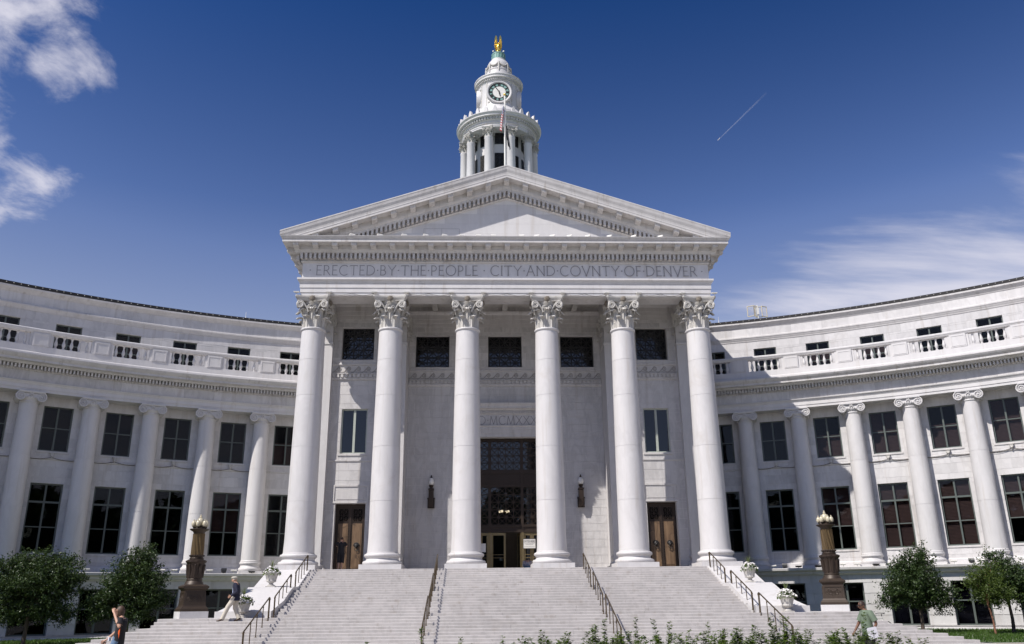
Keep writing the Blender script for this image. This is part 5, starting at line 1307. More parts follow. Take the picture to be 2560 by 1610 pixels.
for sgn, a_, nm in ((-1, 21.0, 'left'), (1, 17.9, 'right')):
    o_ = thing('lightning_rod', f'short thin rod standing on the {nm} wing roof edge', 'rod', wing_at(sgn*radians(a_), 1.6, 15.16)); m_ = MB(); m_.tube([(0, 0, 0), (0, 0, .42)], [.018, .008], 6); m_.lathe([(.06, 0), (.03, .04)], 8); m_.build('rod', 'white_paint', o_)
# ---------------------------------------------------------------- signs at the entrance
SG = thing('entrance_sign', 'white ENTER HERE notice on the brass post right of the open door', 'sign', (1.33, Ye+.30, 1.32))
m_ = MB(); m_.box(-.36, .36, 0, .02, 0, .55); m_.build('board', 'white_paint', SG); m_ = MB()
for a, b, c, e in ((-.36, .36, .53, .55), (-.36, .36, 0, .015), (-.36, -.345, .015, .53), (.345, .36, .015, .53)): m_.box(a, b, -.008, 0, c, e)
m_.build('border', 'black', SG); m_ = MB(); text(m_, 'ENTER HERE', -.31, .31, 0, .34, .12, th=.16, d=.003, serif=False)
for z, w in ((.26, .28), (.215, .22), (.09, .30)):
    x = -w
    while x < w: l_ = random.uniform(.03, .07); m_.box(x, min(w, x+l_), -.003, 0, z, z+.022); x += l_+.018
m_.build('lettering', 'engraved', SG)
PN = thing('paper_notice', 'blank white paper notice on the left glass door', 'notice', (-1.31, Ye+.385, 1.14)); m_ = MB(); m_.box(-.13, .13, 0, .006, 0, .48); m_.build('sheet', 'white_paint', PN)
# ---------------------------------------------------------------- aeroplane and contrail
p0 = Vector((3573, 11155, 6633)); p1 = Vector((4308, 11032, 7342)); dv = (p1-p0).normalized()
PLN = thing('aeroplane', 'tiny white airliner at the head of the contrail', 'aeroplane', p0)
sidev = dv.cross(Vector((0, 0, 1))).normalized(); upv = sidev.cross(dv)
m_ = MB(); m_.tube([(-dv*26).to_tuple(), (-dv*22).to_tuple(), (dv*14).to_tuple(), (dv*28+upv*2).to_tuple()], [1.0, 3.2, 3.2, .6], 10); m_.build('fuselage', 'white_paint', PLN, 50)
m_ = MB()
for s in (-1, 1):
    q = [-dv*6+sidev*s*2, dv*6+sidev*s*2, dv*14+sidev*s*29, dv*11+sidev*s*29]; m_.loft([[(v+upv*o_).to_tuple() for v in q] for o_ in (-.4, .4)])
    q = [dv*20+sidev*s*1, dv*27+sidev*s*1, dv*29+sidev*s*10, dv*26+sidev*s*10]; m_.loft([[(v+upv*o_).to_tuple() for v in q] for o_ in (1, 1.4)])
q = [dv*19, dv*27, dv*30+upv*10, dv*27+upv*10]; m_.loft([[(v+sidev*o_).to_tuple() for v in q] for o_ in (-.3, .3)]); m_.build('wing', 'white_paint', PLN)
def trailmat():
    m, t, b = new_mat('vapour'); nt = m.node_tree; nt.nodes.remove(b)
    df = t.n('ShaderNodeBsdfDiffuse'); df.inputs[0].default_value = (.9, .9, .92, 1); tr = t.n('ShaderNodeBsdfTransparent'); lw = t.n('ShaderNodeLayerWeight'); lw.inputs[0].default_value = .35
    g_ = pos_of(t); nz = t.noise(g_.outputs['Position'], .006, 4, .6)
    tco = t.n('ShaderNodeTexCoord'); ln = t.n('ShaderNodeVectorMath', operation='LENGTH'); t.l(tco.outputs['Object'], ln.inputs[0]); fade = t.mapr(ln.outputs['Value'], 150, 1150, 1.0, .12)
    f = t.m('MULTIPLY', t.m('MULTIPLY', t.m('SUBTRACT', 1.0, lw.outputs['Facing']), t.mapr(nz, .3, .7, .04, .15)), fade)
    mx = t.n('ShaderNodeMixShader'); t.l(f, mx.inputs[0]); t.l(tr.outputs[0], mx.inputs[1]); t.l(df.outputs[0], mx.inputs[2]); t.l(mx.outputs[0], nt.nodes['Material Output'].inputs[0]); return m
M['vapour'] = trailmat()
CT = thing('contrail', 'thin double white contrail slanting up behind the aeroplane', 'contrail', p0)
L_ = (p1-p0).length
for s in (-1, 1):
    m_ = MB(); m_.tube([(dv*(30+L_*t)+sidev*s*(9+14*t)).to_tuple() for t in [i/12 for i in range(13)]], [2.0+7*i/12 for i in range(13)], 8); m_.build('vapour_trail', 'vapour', CT, 60)
# ---------------------------------------------------------------- bicycle parked by the steps on the right
BK = thing('bicycle', 'bicycle parked beyond the right end of the steps, only saddle and frame showing', 'bicycle', (15.9, -6.6, lawn_z(15.9, -6.6)), radians(12))
def ringt(c, r, w): 
    m_ = MB(); m_.tube([(c[0]+r*cos(2*pi*i/28), c[1], c[2]+r*sin(2*pi*i/28)) for i in range(29)], w, 6, caps=False); return m_
for x in (-.52, .52):
    wl_o = ringt((x, 0, .34), .33, .018).build('wheel', 'black', BK, 60); m_ = MB()
    for i in range(12): a = 2*pi*i/12; m_.tube([(x, 0, .34), (x+.32*cos(a), 0, .34+.32*sin(a))], .003, 3)
    m_.build('spokes', 'white_paint', wl_o)
m_ = MB()
for a, b in (((-.52, 0, .34), (-.08, 0, .30)), ((-.08, 0, .30), (-.2, 0, .82)), ((-.2, 0, .78), (-.52, 0, .34)), ((-.2, 0, .78), (.34, 0, .80)), ((-.08, 0, .30), (.36, 0, .70)), ((.34, 0, .88), (.52, 0, .34))): m_.tube([a, b], .018, 6)
m_.build('frame', 'white_paint', BK, 60); m_ = MB(); m_.ball((-.21, 0, .93), .12, 8, 6, (1.1, .55, .35)); m_.tube([(-.2, 0, .78), (-.205, 0, .92)], .014, 6); m_.build('saddle', 'black', BK, 60)
m_ = MB(); m_.tube([(.34, 0, .86), (.33, 0, .98)], .016, 6); m_.tube([(.22, -.26, .98), (.36, -.22, 1.0), (.36, .22, 1.0), (.22, .26, .98)], .014, 6); m_.build('handlebar', 'black', BK, 60)
# ---------------------------------------------------------------- trees
def tree(loc, lab, lobes, trunk_h, tr, seed, mat, nleaf, bark='bark', leaf=.092, lean=(0, 0)):
    S = thing('tree', lab, 'tree', loc, 0, 'small trees on the lawns'); rg_ = random.Random(seed)
    m_ = MB(); top = Vector((lean[0], lean[1], trunk_h)); zt = max(l[2]+l[5] for l in lobes)
    m_.tube([(0, 0, -.12), (.0, 0, .05), (lean[0]*.3+.03, lean[1]*.3, trunk_h*.5), tuple(top), (lean[0]*1.2, lean[1]*1.2, (trunk_h+zt)/2), (lean[0]*1.3, lean[1]*1.3, zt-.3)], [tr*1.5, tr*1.1, tr*.92, tr*.82, tr*.45, .01], 9)
    for l in lobes:
        for q in range(3):
            e = Vector((l[0]+rg_.uniform(-.4, .4)*l[3], l[1]+rg_.uniform(-.4, .4)*l[4], l[2]+rg_.uniform(-.1, .5)*l[5])); b0 = top+Vector((0, 0, rg_.uniform(-.1, .35)*(zt-trunk_h)*.5)); mid = (b0+e)/2+Vector((rg_.uniform(-.1, .1), rg_.uniform(-.1, .1), .08))
            m_.tube([b0, mid, e], [tr*.45, tr*.28, .008], 6)
    m_.build('trunk', bark, S, 50)
    lv = MB(); tot = sum(l[3]*l[4]*l[5] for l in lobes)
    for l in lobes:
        vol = l[3]*l[4]*l[5]; ncl = max(6, int(nleaf*vol/tot/46))
        for c in range(ncl+ncl//3):
            stray = c >= ncl
            d = Vector((rg_.gauss(0, 1), rg_.gauss(0, 1), rg_.gauss(0, 1))).normalized()*(rg_.uniform(.98, 1.22) if stray else rg_.uniform(.10, 1)**.55*rg_.uniform(.86, 1.06))
            cc = Vector((l[0]+d.x*l[3], l[1]+d.y*l[4], l[2]+d.z*l[5])); cr = rg_.uniform(.07, .13) if stray else rg_.uniform(.13, .27)
            tdir = (d+Vector((rg_.uniform(-.6, .6), rg_.uniform(-.6, .6), rg_.uniform(-.2, .9)))).normalized()
            for k in range(12 if stray else 46):
                o_ = tdir*rg_.uniform(-1.4, 1.5)*cr+Vector((rg_.gauss(0, .45), rg_.gauss(0, .45), rg_.gauss(0, .36)))*cr; p = cc+o_
                n_ = Vector((rg_.uniform(-1, 1), rg_.uniform(-1, 1), rg_.uniform(-.1, 1.3))).normalized(); u_ = n_.orthogonal().normalized(); an_ = rg_.uniform(0, 6.3); u_ = (u_*cos(an_)+n_.cross(u_)*sin(an_)).normalized(); w_ = n_.cross(u_); s = leaf*rg_.uniform(.6, 1.15)
                lv.add([p-u_*s*.6, p+w_*s*.33+n_*s*.08, p+u_*s*.7, p-w_*s*.33+n_*s*.08], [(0, 1, 2, 3)])
    lv.build('crown', mat, S); return S
tree((-21.4, -5.4, -3.18), 'broad dark green tree at the left edge of the lawn', [(.2, 0, 2.6, 1.7, 1.3, .95), (-1.2, .1, 2.75, 1.1, 1.0, .85), (1.45, -.1, 2.75, 1.0, .9, .75), (.4, 0, 3.45, 1.0, .9, .55), (-.6, .1, 3.5, .7, .7, .45), (1.3, 0, 3.45, .55, .6, .35), (-.9, 0, 1.65, 1.2, 1.0, .6), (.9, 0, 1.6, 1.25, 1.0, .55), (-.4, 0, 1.15, 1.0, .8, .4), (1.3, 0, 1.2, .8, .7, .4)], 1.35, .085, 101, 'leaf_dark', 34000)
tree((-17.2, -5.0, -3.15), 'dark green tree behind the woman with a raised hand, beside the left lamp pillar', [(.0, 0, 2.6, 1.2, 1.0, .95), (.65, 0, 2.7, .85, .8, .8), (.15, 0, 3.55, .65, .6, .55), (.55, 0, 3.75, .4, .45, .45), (-.8, 0, 1.75, .95, .9, .65), (-1.15, 0, 1.25, .6, .6, .45), (.7, 0, 1.7, .95, .8, .65), (1.1, 0, 1.9, .6, .6, .5), (.2, 0, 1.2, .9, .7, .45), (-1.5, 0, 1.5, .6, .6, .5)], 1.1, .075, 102, 'leaf_dark', 28000)
tree((19.75, -3.0, -3.20), 'rounded dark green tree with a bare dark trunk on the right lawn', [(0, 0, 2.35, 1.25, 1.1, .85), (-.55, 0, 2.0, 1.1, 1.0, .6), (.7, 0, 1.9, 1.15, 1.0, .6), (.0, 0, 3.15, .85, .8, .65), (.25, 0, 3.65, .5, .5, .45), (-.55, 0, 2.9, .6, .6, .6), (-1.35, 0, 1.55, .7, .7, .45), (1.35, 0, 1.35, .6, .6, .55), (.3, 0, 1.5, .9, .8, .5)], 1.15, .085, 103, 'leaf_dark', 24000)
tree((22.0, -5.2, -3.22), 'slender olive green young tree with a thin reddish trunk', [(0, 0, 2.05, .85, .7, .65), (-.35, 0, 2.45, .6, .55, .45), (.3, 0, 1.8, .75, .65, .55), (-.75, 0, 2.35, .35, .35, .35), (.2, 0, 2.75, .5, .45, .45)], 1.25, .045, 104, 'leaf_olive', 7500, 'bark_red', .08, (-.12, 0))
tree((23.6, -4.0, -3.20), 'dark green tree cut by the right edge of the picture', [(0, 0, 2.3, 1.15, 1.0, .75), (-.5, 0, 2.0, .9, .85, .6), (.6, 0, 2.2, 1.1, 1.0, .8), (-.15, 0, 3.0, .75, .7, .6), (-.35, 0, 3.5, .4, .4, .35), (.9, 0, 1.6, .8, .8, .5), (-.9, 0, 1.5, .5, .5, .4)], 1.2, .08, 105, 'leaf_dark', 20000)
# ---------------------------------------------------------------- flower-bed plants in the foreground
bed = MB(); bed.box(-3.4, 8.5, -32.2, -27.4, GZ-.1, GZ+.06); bed.build('planting_bed', 'soil', kind='structure')
def stalk_plant(loc, hgt, nst, rg_, lab, mat, spread=.22, seedhead=True, leafy=1.0):
    S = thing('bed_plant', lab, 'plant', loc, 0, 'leafy plants in the foreground bed'); st = MB(); lv = MB()
    for k in range(nst):
        a = rg_.uniform(0, 2*pi); ln = rg_.uniform(.0, spread); h = hgt*rg_.uniform(.80, 1.0) if k else hgt; bx, by = cos(a)*ln*.4, sin(a)*ln*.4
        P_ = [Vector((bx+cos(a)*ln*t*t+.03*sin(5*t+k), by+sin(a)*ln*t*t, h*t)) for t in [i/8 for i in range(9)]]
        st.tube(P_, [.007*(1-.7*i/8) for i in range(9)], 4)
        nl = int(105*leafy*h)
        for i in range(nl):
            t = rg_.uniform(.12, 1)**.8; j = min(7, int(t*8)); p = P_[j].lerp(P_[j+1], t*8-j); b = rg_.uniform(0, 2*pi); sz = (.125-.06*t)*rg_.uniform(.7, 1.2)
            d = Vector((cos(b), sin(b), rg_.uniform(-.35, .55))).normalized(); w_ = d.cross(Vector((0, 0, 1))).normalized(); nrm = w_.cross(d)
            lv.add([p, p+d*sz*.5+w_*sz*.33-nrm*.006, p+d*sz, p+d*sz*.5-w_*sz*.33-nrm*.006], [(0, 1, 2, 3)])
    st.build('stem', 'leaf_spike', S); lv.build('foliage', mat, S)
rgp = random.Random(77)
pls = []
bx_ = -.43
while bx_ < 5.5:
    Y = rgp.uniform(-32.0, -29.6); tall = rgp.random() < .24
    pls.append((bx_, Y, rgp.uniform(1.22, 1.42) if tall else rgp.uniform(1.02, 1.17), 3 if tall else rgp.randint(9, 13))); bx_ += rgp.uniform(.12, .20)
for x_, h_ in ((-2.42, 1.22), (-3.30, 1.02), (-1.79, 1.06), (-1.05, 1.08), (-1.64, .99), (-.76, .98)): pls.append((x_, -30.8, h_, 1 if h_ > 1.2 else 2))
pls.sort(key=lambda q: q[0])
for i, (x_, Y, h_, ns) in enumerate(pls):
    zf = GZ+.06; kind_ = 'tall' if h_ > 1.21 else 'bushy'
    nth = ['first', 'second', 'third', 'fourth', 'fifth', 'sixth', 'seventh', 'eighth', 'ninth', 'tenth', 'eleventh', 'twelfth', 'thirteenth', 'fourteenth', 'fifteenth', 'sixteenth', 'seventeenth', 'eighteenth', 'nineteenth', 'twentieth', 'twenty-first', 'twenty-second', 'twenty-third', 'twenty-fourth', 'twenty-fifth', 'twenty-sixth', 'twenty-seventh', 'twenty-eighth', 'twenty-ninth', 'thirtieth', 'thirty-first', 'thirty-second', 'thirty-third', 'thirty-fourth', 'thirty-fifth', 'thirty-sixth', 'thirty-seventh', 'thirty-eighth', 'thirty-ninth', 'fortieth', 'forty-first', 'forty-second', 'forty-third', 'forty-fourth', 'forty-fifth', 'forty-sixth', 'forty-seventh', 'forty-eighth', 'forty-ninth', 'fiftieth'][i]
    stalk_plant((x_, Y, zf), h_, ns, rgp, f'{kind_} leafy green plant, {nth} from the left in the foreground bed', 'leaf_mid' if i % 3 else 'leaf_olive', .20 if ns < 4 else .42, True, 1.0 if ns < 4 else .85)
# ================================================================ people
M['skin'] = plain('skin', (.50, .29, .20), .55, var=.06); M['skin_dark'] = plain('skin_dark', (.16, .075, .045), .5, var=.06)
M['navy'] = plain('navy_wool', (.012, .014, .035), .85, var=.15, scale=20); M['khaki'] = plain('cream_cotton', (.50, .455, .385), .8, var=.1, scale=12)
M['blue_shirt'] = plain('pale_blue_shirt', (.50, .58, .78), .8, var=.05); M['brown_leather'] = plain('brown_leather', (.055, .028, .018), .5, var=.1)
M['tweed'] = plain('pale_cap', (.42, .40, .34), .9, var=.1, scale=30); M['black_cotton'] = plain('black_cotton', (.014, .013, .016), .9, var=.15)
M['denim'] = plain('denim', (.10, .16, .25), .85, var=.2, scale=20); M['orange'] = plain('orange_cloth', (.75, .11, .015), .8, var=.05); M['blond'] = plain('brown_hair', (.055, .028, .014), .6, var=.2, scale=40)
M['olive_shirt'] = plain('sage_shirt', (.125, .165, .115), .85, var=.1, scale=8); M['dark_hair'] = plain('dark_hair', (.01, .008, .007), .6, var=.1); M['plaid'] = plain('striped_shirt', (.42, .37, .37), .85, var=.12, scale=20)
M['short_hair'] = plain('short_hair', (.035, .018, .012), .6, var=.1, scale=60); M['paper'] = plain('paper', (.70, .69, .74), .7, var=.03); M['plum'] = plain('plum_stripe', (.22, .15, .16), .85, var=.1)
def skin_geo(nodes, edges, sub=2):
    names = list(nodes); me = bpy.data.meshes.new('sk'); me.from_pydata([nodes[n][:3] for n in names], [(names.index(a), names.index(b)) for a, b in edges], []); me.update()
    o = bpy.data.objects.new('sk', me); col.objects.link(o)
    o.modifiers.new('s', 'SKIN').use_smooth_shade = True
    for i, n in enumerate(names):
        sv = me.skin_vertices[0].data[i]; r = nodes[n][3:]; sv.radius = (r[0], r[1] if len(r) > 1 else r[0]); sv.use_root = (i == 0)
    ss = o.modifiers.new('ss', 'SUBSURF'); ss.levels = sub; ss.render_levels = sub
    dg = bpy.context.evaluated_depsgraph_get(); ev = o.evaluated_get(dg); m2 = ev.to_mesh()
    mb = MB(); mb.v = [tuple(v.co) for v in m2.vertices]; mb.f = [tuple(p.vertices) for p in m2.polygons]; ev.to_mesh_clear(); bpy.data.objects.remove(o); return mb
def hand(mb, w, d, n, curl=.5, sc=1.0):
    """palm and five bent fingers from the wrist w along d; n = palm normal"""
    w, d, n = Vector(w), Vector(d).normalized(), Vector(n); n = (n-d*n.dot(d)).normalized(); s = d.cross(n)
    mb.tube([w-d*.02, w+d*.03*sc, w+d*.085*sc], [.026*sc, .040*sc, .036*sc], 8, sq=.55)
    for i, (off, ln) in enumerate(((-.030, .062), (-.010, .074), (.010, .070), (.029, .055))):
        p = w+d*.08*sc+s*off*sc; a = p+(d*.45+n*.12*curl)*ln*sc; b = a+(d*(1-curl*.6)+n*curl*.7).normalized()*ln*.5*sc; mb.tube([p, a, b], [.0105*sc, .0095*sc, .007*sc], 6)
    p = w+d*.025*sc-s*.032*sc; mb.tube([p, p+(d*.5-s*.75+n*.15).normalized()*.035*sc, p+(d*.9-s*.5+n*.3).normalized()*.068*sc], [.014*sc, .012*sc, .008*sc], 6)
def head_detail(mb, c, f, sc=1.0, face=True):
    """skull, nose, ears, brow, mouth around the head centre c looking along f"""
    c, f = Vector(c), Vector(f).normalized(); s = Vector((0, 0, 1)).cross(f).normalized(); u = f.cross(s)
    def P(a, b, z): return c+f*a*sc+s*b*sc+u*z*sc
    rings = []
    for i in range(1, 12):
        t = pi*i/12; z = -cos(t)*.118; rr = sin(t); jaw = 1-.22*max(0, -z/.118)
        rings.append([P((.098*rr*jaw+(.014 if z < -.02 and cos(2*pi*j/16) > .5 else 0))*cos(2*pi*j/16), .075*rr*jaw*sin(2*pi*j/16), z) for j in range(16)])
    mb.loft(rings)
    mb.tube([P(.092, 0, .012), P(.112, 0, -.012), P(.118, 0, -.028), P(.096, 0, -.036)], [.008*sc, .012*sc, .014*sc, .008*sc], 6)
    for b in (-1, 1):
        mb.ball(P(-.005, b*.076, -.008), .028*sc, 8, 6, (.5, .35, 1)); mb.tube([P(.085, b*.012, .028), P(.086, b*.045, .026)], .007*sc, 5)
    mb.tube([P(.090, -.022, -.058), P(.097, 0, -.056), P(.090, .022, -.058)], .007*sc, 5)
def hair_cap(c, f, sc, back=.0, low=-.05, thick=1.12, length=0, cov=.50):
    c, f = Vector(c), Vector(f).normalized(); s = Vector((0, 0, 1)).cross(f).normalized(); u = f.cross(s); mb = MB(); rings = []
    for i in range(9):
        t = pi*(.04+cov*i/8); z = cos(t)*.122*thick; rr = sin(t); row = []
        for j in range(18):
            a = 2*pi*j/18; fr = cos(a); zz_ = z
            if fr > .3 and z < .055: zz_ = .055+(z-.055)*.1
            if length and fr < .2 and i == 8: zz_ = z-length
            row.append(c+f*(.100*rr*thick*cos(a)-.006)*sc+s*.082*rr*thick*sin(a)*sc+u*zz_*sc)
        rings.append(row)
    mb.loft(rings); return mb
def person(lab, loc, rz, H, J, hands, look, skin, group=None):
    S = thing('person', lab, 'person', loc, rz, group); k = H/1.75; S.scale = (k, k, k)
    nb = dict(pelvis=(*J['pelvis'], .085, .10), spine=(*J['spine'], .085, .105), chest=(*J['chest'], .10, .135), neck=(*J['neck'], .055), head=(*J['head'], .062))
    eb = [('pelvis', 'spine'), ('spine', 'chest'), ('chest', 'neck'), ('neck', 'head')]
    for s in 'LR':
        for a, r in (('sh', .062), ('el', .043), ('wr', .029)): nb[a+s] = (*J[a+s], r)
        for a, r in (('hp', .075), ('kn', .060), ('an', .038), ('to', .032)): nb[a+s] = (*J[a+s], r)
        eb += [('chest', 'sh'+s), ('sh'+s, 'el'+s), ('el'+s, 'wr'+s), ('pelvis', 'hp'+s), ('hp'+s, 'kn'+s), ('kn'+s, 'an'+s), ('an'+s, 'to'+s)]
    mb = skin_geo(nb, eb, 2)
    for s, (n, c) in hands.items():
        w = Vector(J['wr'+s]); d = w-Vector(J['el'+s]); hand(mb, w, J.get('hd'+s, d), n, c)
    hc = Vector(J['head'])+Vector((0, 0, .045)); head_detail(mb, hc, look)
    mb.build('body', skin, S, 60); return S, hc
def garment(S, name, mat, nodes, edges, sub=2): return skin_geo(nodes, edges, sub).build(name, mat, S, 60)
def shoe(S, an, to, mat):
    a, t = Vector(an), Vector(to); d = (t-a); d.z = 0; d.normalize(); g_ = MB(); zf = min(a.z, t.z)-.035
    g_.tube([(a-d*.06)+Vector((0, 0, -.025)), a+d*.02+Vector((0, 0, -.02)), t+Vector((0, 0, .0)), t+d*.07+Vector((0, 0, -.008))], [.040, .050, .046, .028], 8, sq=.8); return g_.build('shoe', mat, S, 60)
def std(**kw):
    J = dict(pelvis=(0, 0, .95), spine=(0, 0, 1.14), chest=(0, 0, 1.36), neck=(.01, 0, 1.50), head=(.03, 0, 1.585), shL=(0, .19, 1.42), shR=(0, -.19, 1.42), elL=(-.02, .25, 1.13), elR=(-.02, -.25, 1.13), wrL=(.06, .25, .89), wrR=(.06, -.25, .89), hpL=(0, .09, .90), hpR=(0, -.09, .90), knL=(.02, .10, .50), knR=(.02, -.10, .50), anL=(-.02, .10, .085), anR=(-.02, -.10, .085), toL=(.12, .12, .04), toR=(.12, -.12, .04)); J.update(kw); return J
def legs(S, J, mat, r=(.105, .085, .075), to='an', name='trousers'):
    m_ = MB(); p = Vector(J['pelvis']); zs_ = ((.13, .135), (.06, .155), (-.02, .168), (-.09, .150), (-.13, .09))
    m_.loft([[(p.x+r_*.72*cos(2*pi*k/20), p.y+r_*sin(2*pi*k/20), p.z+dz) for k in range(20)] for dz, r_ in zs_][::-1])
    for s in 'LR':
        h, k, a = Vector(J['hp'+s]), Vector(J['kn'+s]), Vector(J['an'+s]); e = a if to == 'an' else k.lerp(a, .12)
        pts = [h+Vector((0, 0, .04)), h.lerp(k, .45), k, k.lerp(e, .55), e]; m_.tube(pts, [r[0]*.95, r[0]*.98, r[1], (r[1]+r[2])/2*.98, r[2]], 16)
    return m_.build(name, mat, S, 60)
def top(S, J, mat, hem=.86, rt_=(.165, .155, .165), arm='el', ra=(.082, .072), name='shirt', frac=.75):
    m_ = MB(); p, sp, ch, nk = (Vector(J[q]) for q in ('pelvis', 'spine', 'chest', 'neck')); hz = p+Vector((0, 0, hem-.95)); sw = (Vector(J['shL'])-Vector(J['shR'])).length/2
    up_ = (nk-ch)
    rows = [(hz, rt_[2]*1.06, .80), (hz.lerp(sp, .5), rt_[2]*1.0, .80), (sp, rt_[1]*1.0, .80), (sp.lerp(ch, .55), rt_[0]*1.03, .76), (ch+up_*.05, rt_[0]*1.10, .72), (ch+up_*.30, max(rt_[0]*1.12, sw*.98), .62), (ch+up_*.55, sw*.86, .58), (ch+up_*.72, sw*.62, .66), (ch+up_*.90, .092, .95), (ch+up_*(1.10 if arm == 'wr' else .98), .074, 1.0)]
    fx = Vector((1, 0, 0)); m_.loft([[c+Vector((r_*q*cos(2*pi*k/24), r_*sin(2*pi*k/24), 0)) for k in range(24)] for c, r_, q in rows])
    for s in 'LR':
        sh_, el_, wr_ = (Vector(J[q+s]) for q in ('sh', 'el', 'wr')); inn = sh_.lerp(ch+up_*.35, .45)
        if arm == 'el': m_.tube([inn, sh_+(sh_-inn)*.10, sh_.lerp(el_, .4), sh_.lerp(el_, frac)], [ra[0]*.9, ra[0], ra[1]*1.02, ra[1]], 14)
        else: m_.tube([inn, sh_+(sh_-inn)*.10, sh_.lerp(el_, .5), el_, el_.lerp(wr_, .5), el_.lerp(wr_, .94)], [ra[0]*.9, ra[0], ra[1]*1.08, ra[1], ra[1]*.86, ra[1]*.74], 14)
    return m_.build(name, mat, S, 60)
# --- man in a navy blazer walking down to the left
J = std(pelvis=(0, 0, .93), chest=(.03, 0, 1.34), neck=(.07, 0, 1.47), head=(.13, 0, 1.545), spine=(.01, 0, 1.13), shL=(.03, .19, 1.40), shR=(.03, -.19, 1.40),
        knL=(.27, .09, .55), anL=(.46, .09, .09), toL=(.60, .10, .03), knR=(.03, -.09, .50), anR=(-.16, -.09, .115), toR=(-.03, -.10, .035),
        elL=(-.10, .26, 1.13), wrL=(.15, .24, .97), elR=(-.02, -.27, 1.13), wrR=(.16, -.20, .95), hpL=(.03, .09, .88))
S, hc = person('man in a navy blazer, cream trousers and pale flat cap walking down the steps', (-11.32, -9.30, Z_L2-RIS), pi, 1.76, J, {'L': ((0, -1, 0), .7), 'R': ((0, 1, 0), .7)}, (1, 0, -.35), 'skin')
legs(S, J, 'khaki', (.112, .092, .082)); top(S, J, 'navy', .80, (.175, .168, .185), 'wr', (.085, .070), 'blazer')
Js = dict(J); garment(S, 'shirt', 'blue_shirt', dict(spine=(.09, -.035, 1.13, .105, .085), chest=(.115, -.035, 1.33, .085, .075), nk=(.10, -.01, 1.455, .066), hem=(.085, -.035, .99, .10, .09)), [('hem', 'spine'), ('spine', 'chest'), ('chest', 'nk')])
for s in 'LR': shoe(S, J['an'+s], J['to'+s], 'brown_leather')
hair_cap(hc, (1, 0, -.35), 1.0, low=-.04, thick=1.03).build('hair', 'tweed', S, 60)
m_ = MB(); c_ = hc+Vector((.0, 0, .075)); m_.ball(c_, .118, 14, 8, (1.12, .92, .50)); m_.ball(c_+Vector((.085, 0, -.018)), .072, 12, 6, (1.0, 1.05, .24)); m_.build('flat_cap', 'tweed', S, 60)
# --- woman with a raised hand
J = std(pelvis=(0, 0, .95), spine=(-.03, 0, 1.14), chest=(-.05, 0, 1.35), neck=(-.01, 0, 1.48), head=(.03, 0, 1.56), shL=(-.05, .17, 1.40), shR=(-.03, -.18, 1.40),
        elL=(-.11, .30, 1.24), wrL=(.11, .15, 1.58), hdL=(.25, -.35, .45), elR=(.14, -.24, 1.15), wrR=(.36, -.24, .96), hdR=(.8, 0, -.45), knL=(.14, .09, .52), anL=(.05, .09, .09), toL=(.18, .10, .04), knR=(.05, -.09, .50), anR=(-.28, -.09, .16), toR=(-.20, -.10, .05))
S, hc = person('person in a black top with an orange stripe, hand raised to the forehead', (-10.0, -24.1, GZ), pi, 1.73, J, {'L': ((.2, -.5, -.3), .35), 'R': ((0, 1, 0), .6)}, (1, 0, .1), 'skin')
legs(S, J, 'denim', (.105, .075, .062)); top(S, J, 'black_cotton', .80, (.155, .145, .165), 'el', (.082, .074), 'shirt', .62)
for s in 'LR': shoe(S, J['an'+s], J['to'+s], 'black_cotton')
hair_cap(hc, (1, 0, .1), 1.02, thick=1.05, length=.05, cov=.60).build('hair', 'blond', S, 60)
m_ = MB(); m_.loft([[(-.06+dx, .135+w_*.1, 1.18+z_) for dx, z_ in ((-.02, .12), (.01, .12), (.03, -.22), (-.01, -.22))] for w_ in (0, .12)]); o = m_.build('orange_stripe', 'orange', S); 
m_ = MB(); m_.loft([[(.16, y_, 1.02+.0), (.19, y_, 1.03), (.185, y_, .95), (.155, y_, .94)] for y_ in (.02, .13)]); m_.build('badge', 'paper', S)
PH = thing('phone', 'dark phone in the lowered hand of the person with the orange stripe', 'phone', (-10.42, -23.86, GZ+.85)); m_ = MB(); m_.box(-.045, .045, -.012, .012, -.05, .05); m_.build('case', 'black', PH)
# --- man in a green shirt
J = std(pelvis=(0, 0, .93), spine=(.03, 0, 1.13), chest=(.02, 0, 1.36), neck=(.05, 0, 1.50), head=(.10, 0, 1.575), shL=(-.01, .21, 1.42), shR=(.01, -.21, 1.42),
        elL=(-.12, .30, 1.14), wrL=(.02, .25, .92), elR=(.13, -.29, 1.14), wrR=(.27, -.29, .93), knL=(.02, .10, .50), anL=(-.20, .10, .11), toL=(-.10, .11, .045), knR=(.16, -.10, .50), anR=(.16, -.10, .085), toR=(.30, -.11, .04))
S, hc = person('man in a sage green short-sleeved shirt and black trousers holding papers', (8.76, -22.2, GZ), pi, 1.66, J, {'L': ((.6, -.6, 0), .8), 'R': ((0, 1, 0), .6)}, (1, .12, -.22), 'skin_dark')
legs(S, J, 'black_cotton', (.125, .10, .085)); top(S, J, 'olive_shirt', .84, (.178, .188, .195), 'el', (.088, .086), 'shirt', .78)
for s in 'LR': shoe(S, J['an'+s], J['to'+s], 'black_cotton')
hair_cap(hc, (1, .12, -.22), 1.0, thick=1.012).build('hair', 'short_hair', S, 60)
m_ = MB(); f_ = Vector((1, .12, -.22)).normalized(); s_ = Vector((0, 0, 1)).cross(f_).normalized(); u_ = f_.cross(s_)
for b in (-1, 1): m_.tube([hc+f_*.096+s_*b*.010+u_*.012, hc+f_*.092+s_*b*.052+u_*.012], .019, 6); m_.tube([hc+f_*.088+s_*b*.060+u_*.015, hc-f_*.01+s_*b*.082+u_*.012], .006, 5)
m_.build('sunglasses', 'black', S)
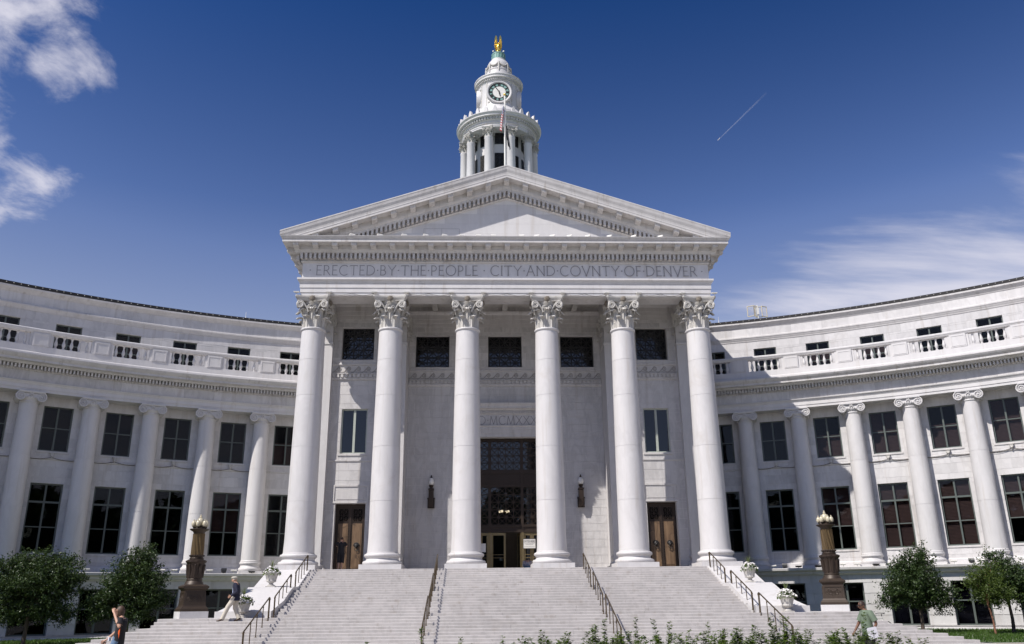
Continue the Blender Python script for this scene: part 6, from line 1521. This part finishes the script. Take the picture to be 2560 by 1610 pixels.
m_ = MB(); m_.tube([(.05, -.05, 1.485), (.075, 0, 1.465), (.05, .05, 1.485)], .03, 6); m_.tube([(.02, .10, 1.49), (.10, .04, 1.44)], .02, 5); m_.tube([(.02, -.10, 1.49), (.10, -.04, 1.44)], .02, 5); m_.build('collar', 'olive_shirt', S)
PP = thing('papers', 'sheaf of white papers held at the hip of the man in green', 'papers', (8.76-.03, -22.2-.30, GZ+.84), radians(8)); m_ = MB(); m_.box(-.13, .13, -.008, .008, -.14, .15); m_.box(-.125, .135, -.014, -.009, -.135, .155); o = m_.build('sheets', 'paper', PP); o.rotation_euler = (0, radians(-9), 0)
# --- photographer at the left door, back turned
J = std(elL=(.12, .26, 1.28), wrL=(.26, .09, 1.50), hdL=(.1, -.2, .3), elR=(.10, -.27, 1.26), wrR=(.27, -.10, 1.48), hdR=(.1, .2, .3), head=(.07, 0, 1.58), knL=(.03, .09, .50), knR=(.03, -.07, .50), anL=(-.02, .10, .085), anR=(-.02, -.06, .085))
S, hc = person('photographer in black T-shirt and shorts seen from behind at the left bronze door', (-8.92, 1.55, 0), pi/2, 1.80, J, {'L': ((0, -1, .3), .7), 'R': ((0, 1, .3), .7)}, (1, 0, 0), 'skin')
legs(S, J, 'black_cotton', (.118, .105, .10), 'short', 'shorts'); top(S, J, 'black_cotton', .86, (.165, .16, .17), 'el', (.085, .078), 'shirt', .6)
for s in 'LR': shoe(S, J['an'+s], J['to'+s], 'brown_leather')
hair_cap(hc, (1, 0, 0), 1.0, thick=1.06).build('hair', 'blond', S, 60)
CM = thing('camera_body', 'dark camera held up by the photographer at the left door', 'camera', (-8.90, 1.88, 1.58)); m_ = MB(); m_.box(-.07, .07, -.03, .03, -.045, .045); m_.box(-.03, .03, -.02, .02, .045, .07); m_.build('body', 'black', CM); m_ = MB(); m_.loft([[(.035*cos(2*pi*j/12), y, .035*sin(2*pi*j/12)) for j in range(12)] for y in (.03, .12)]); m_.build('lens', 'black', CM)
# --- crouching visitor by the sign
J = std(pelvis=(-.05, 0, .26), spine=(.06, 0, .42), chest=(.20, 0, .52), neck=(.30, 0, .55), head=(.38, 0, .52), shL=(.20, .18, .50), shR=(.20, -.18, .50), elL=(.34, .22, .30), elR=(.34, -.22, .30), wrL=(.42, .10, .18), wrR=(.42, -.10, .18), hpL=(-.03, .10, .24), hpR=(-.03, -.10, .24), knL=(.30, .15, .42), knR=(.30, -.15, .40), anL=(.08, .12, .09), anR=(.08, -.12, .09), toL=(.20, .13, .04), toR=(.20, -.13, .04))
S, hc = person('person in a striped shirt and jeans crouching at the entrance, seen from behind', (1.12, 3.05, 0), pi/2, 1.75, J, {'L': ((0, -1, 0), .7), 'R': ((0, 1, 0), .7)}, (1, 0, -.6), 'skin')
legs(S, J, 'denim', (.12, .09, .07)); top(S, J, 'plaid', 1.0, (.19, .20, .18), 'wr', (.085, .075), 'shirt')
for s in 'LR': shoe(S, J['an'+s], J['to'+s], 'brown_leather')
hair_cap(hc, (1, 0, -.6), 1.0, thick=1.05).build('hair', 'dark_hair', S, 60)
m_ = MB()
for i in range(7): z_ = .30+.045*i; m_.tube([(-.155+.05*i, -.17, z_), (-.185+.05*i, 0, z_+.02), (-.155+.05*i, .17, z_)], .008, 4)
m_.build('shirt_stripes', 'plum', S)
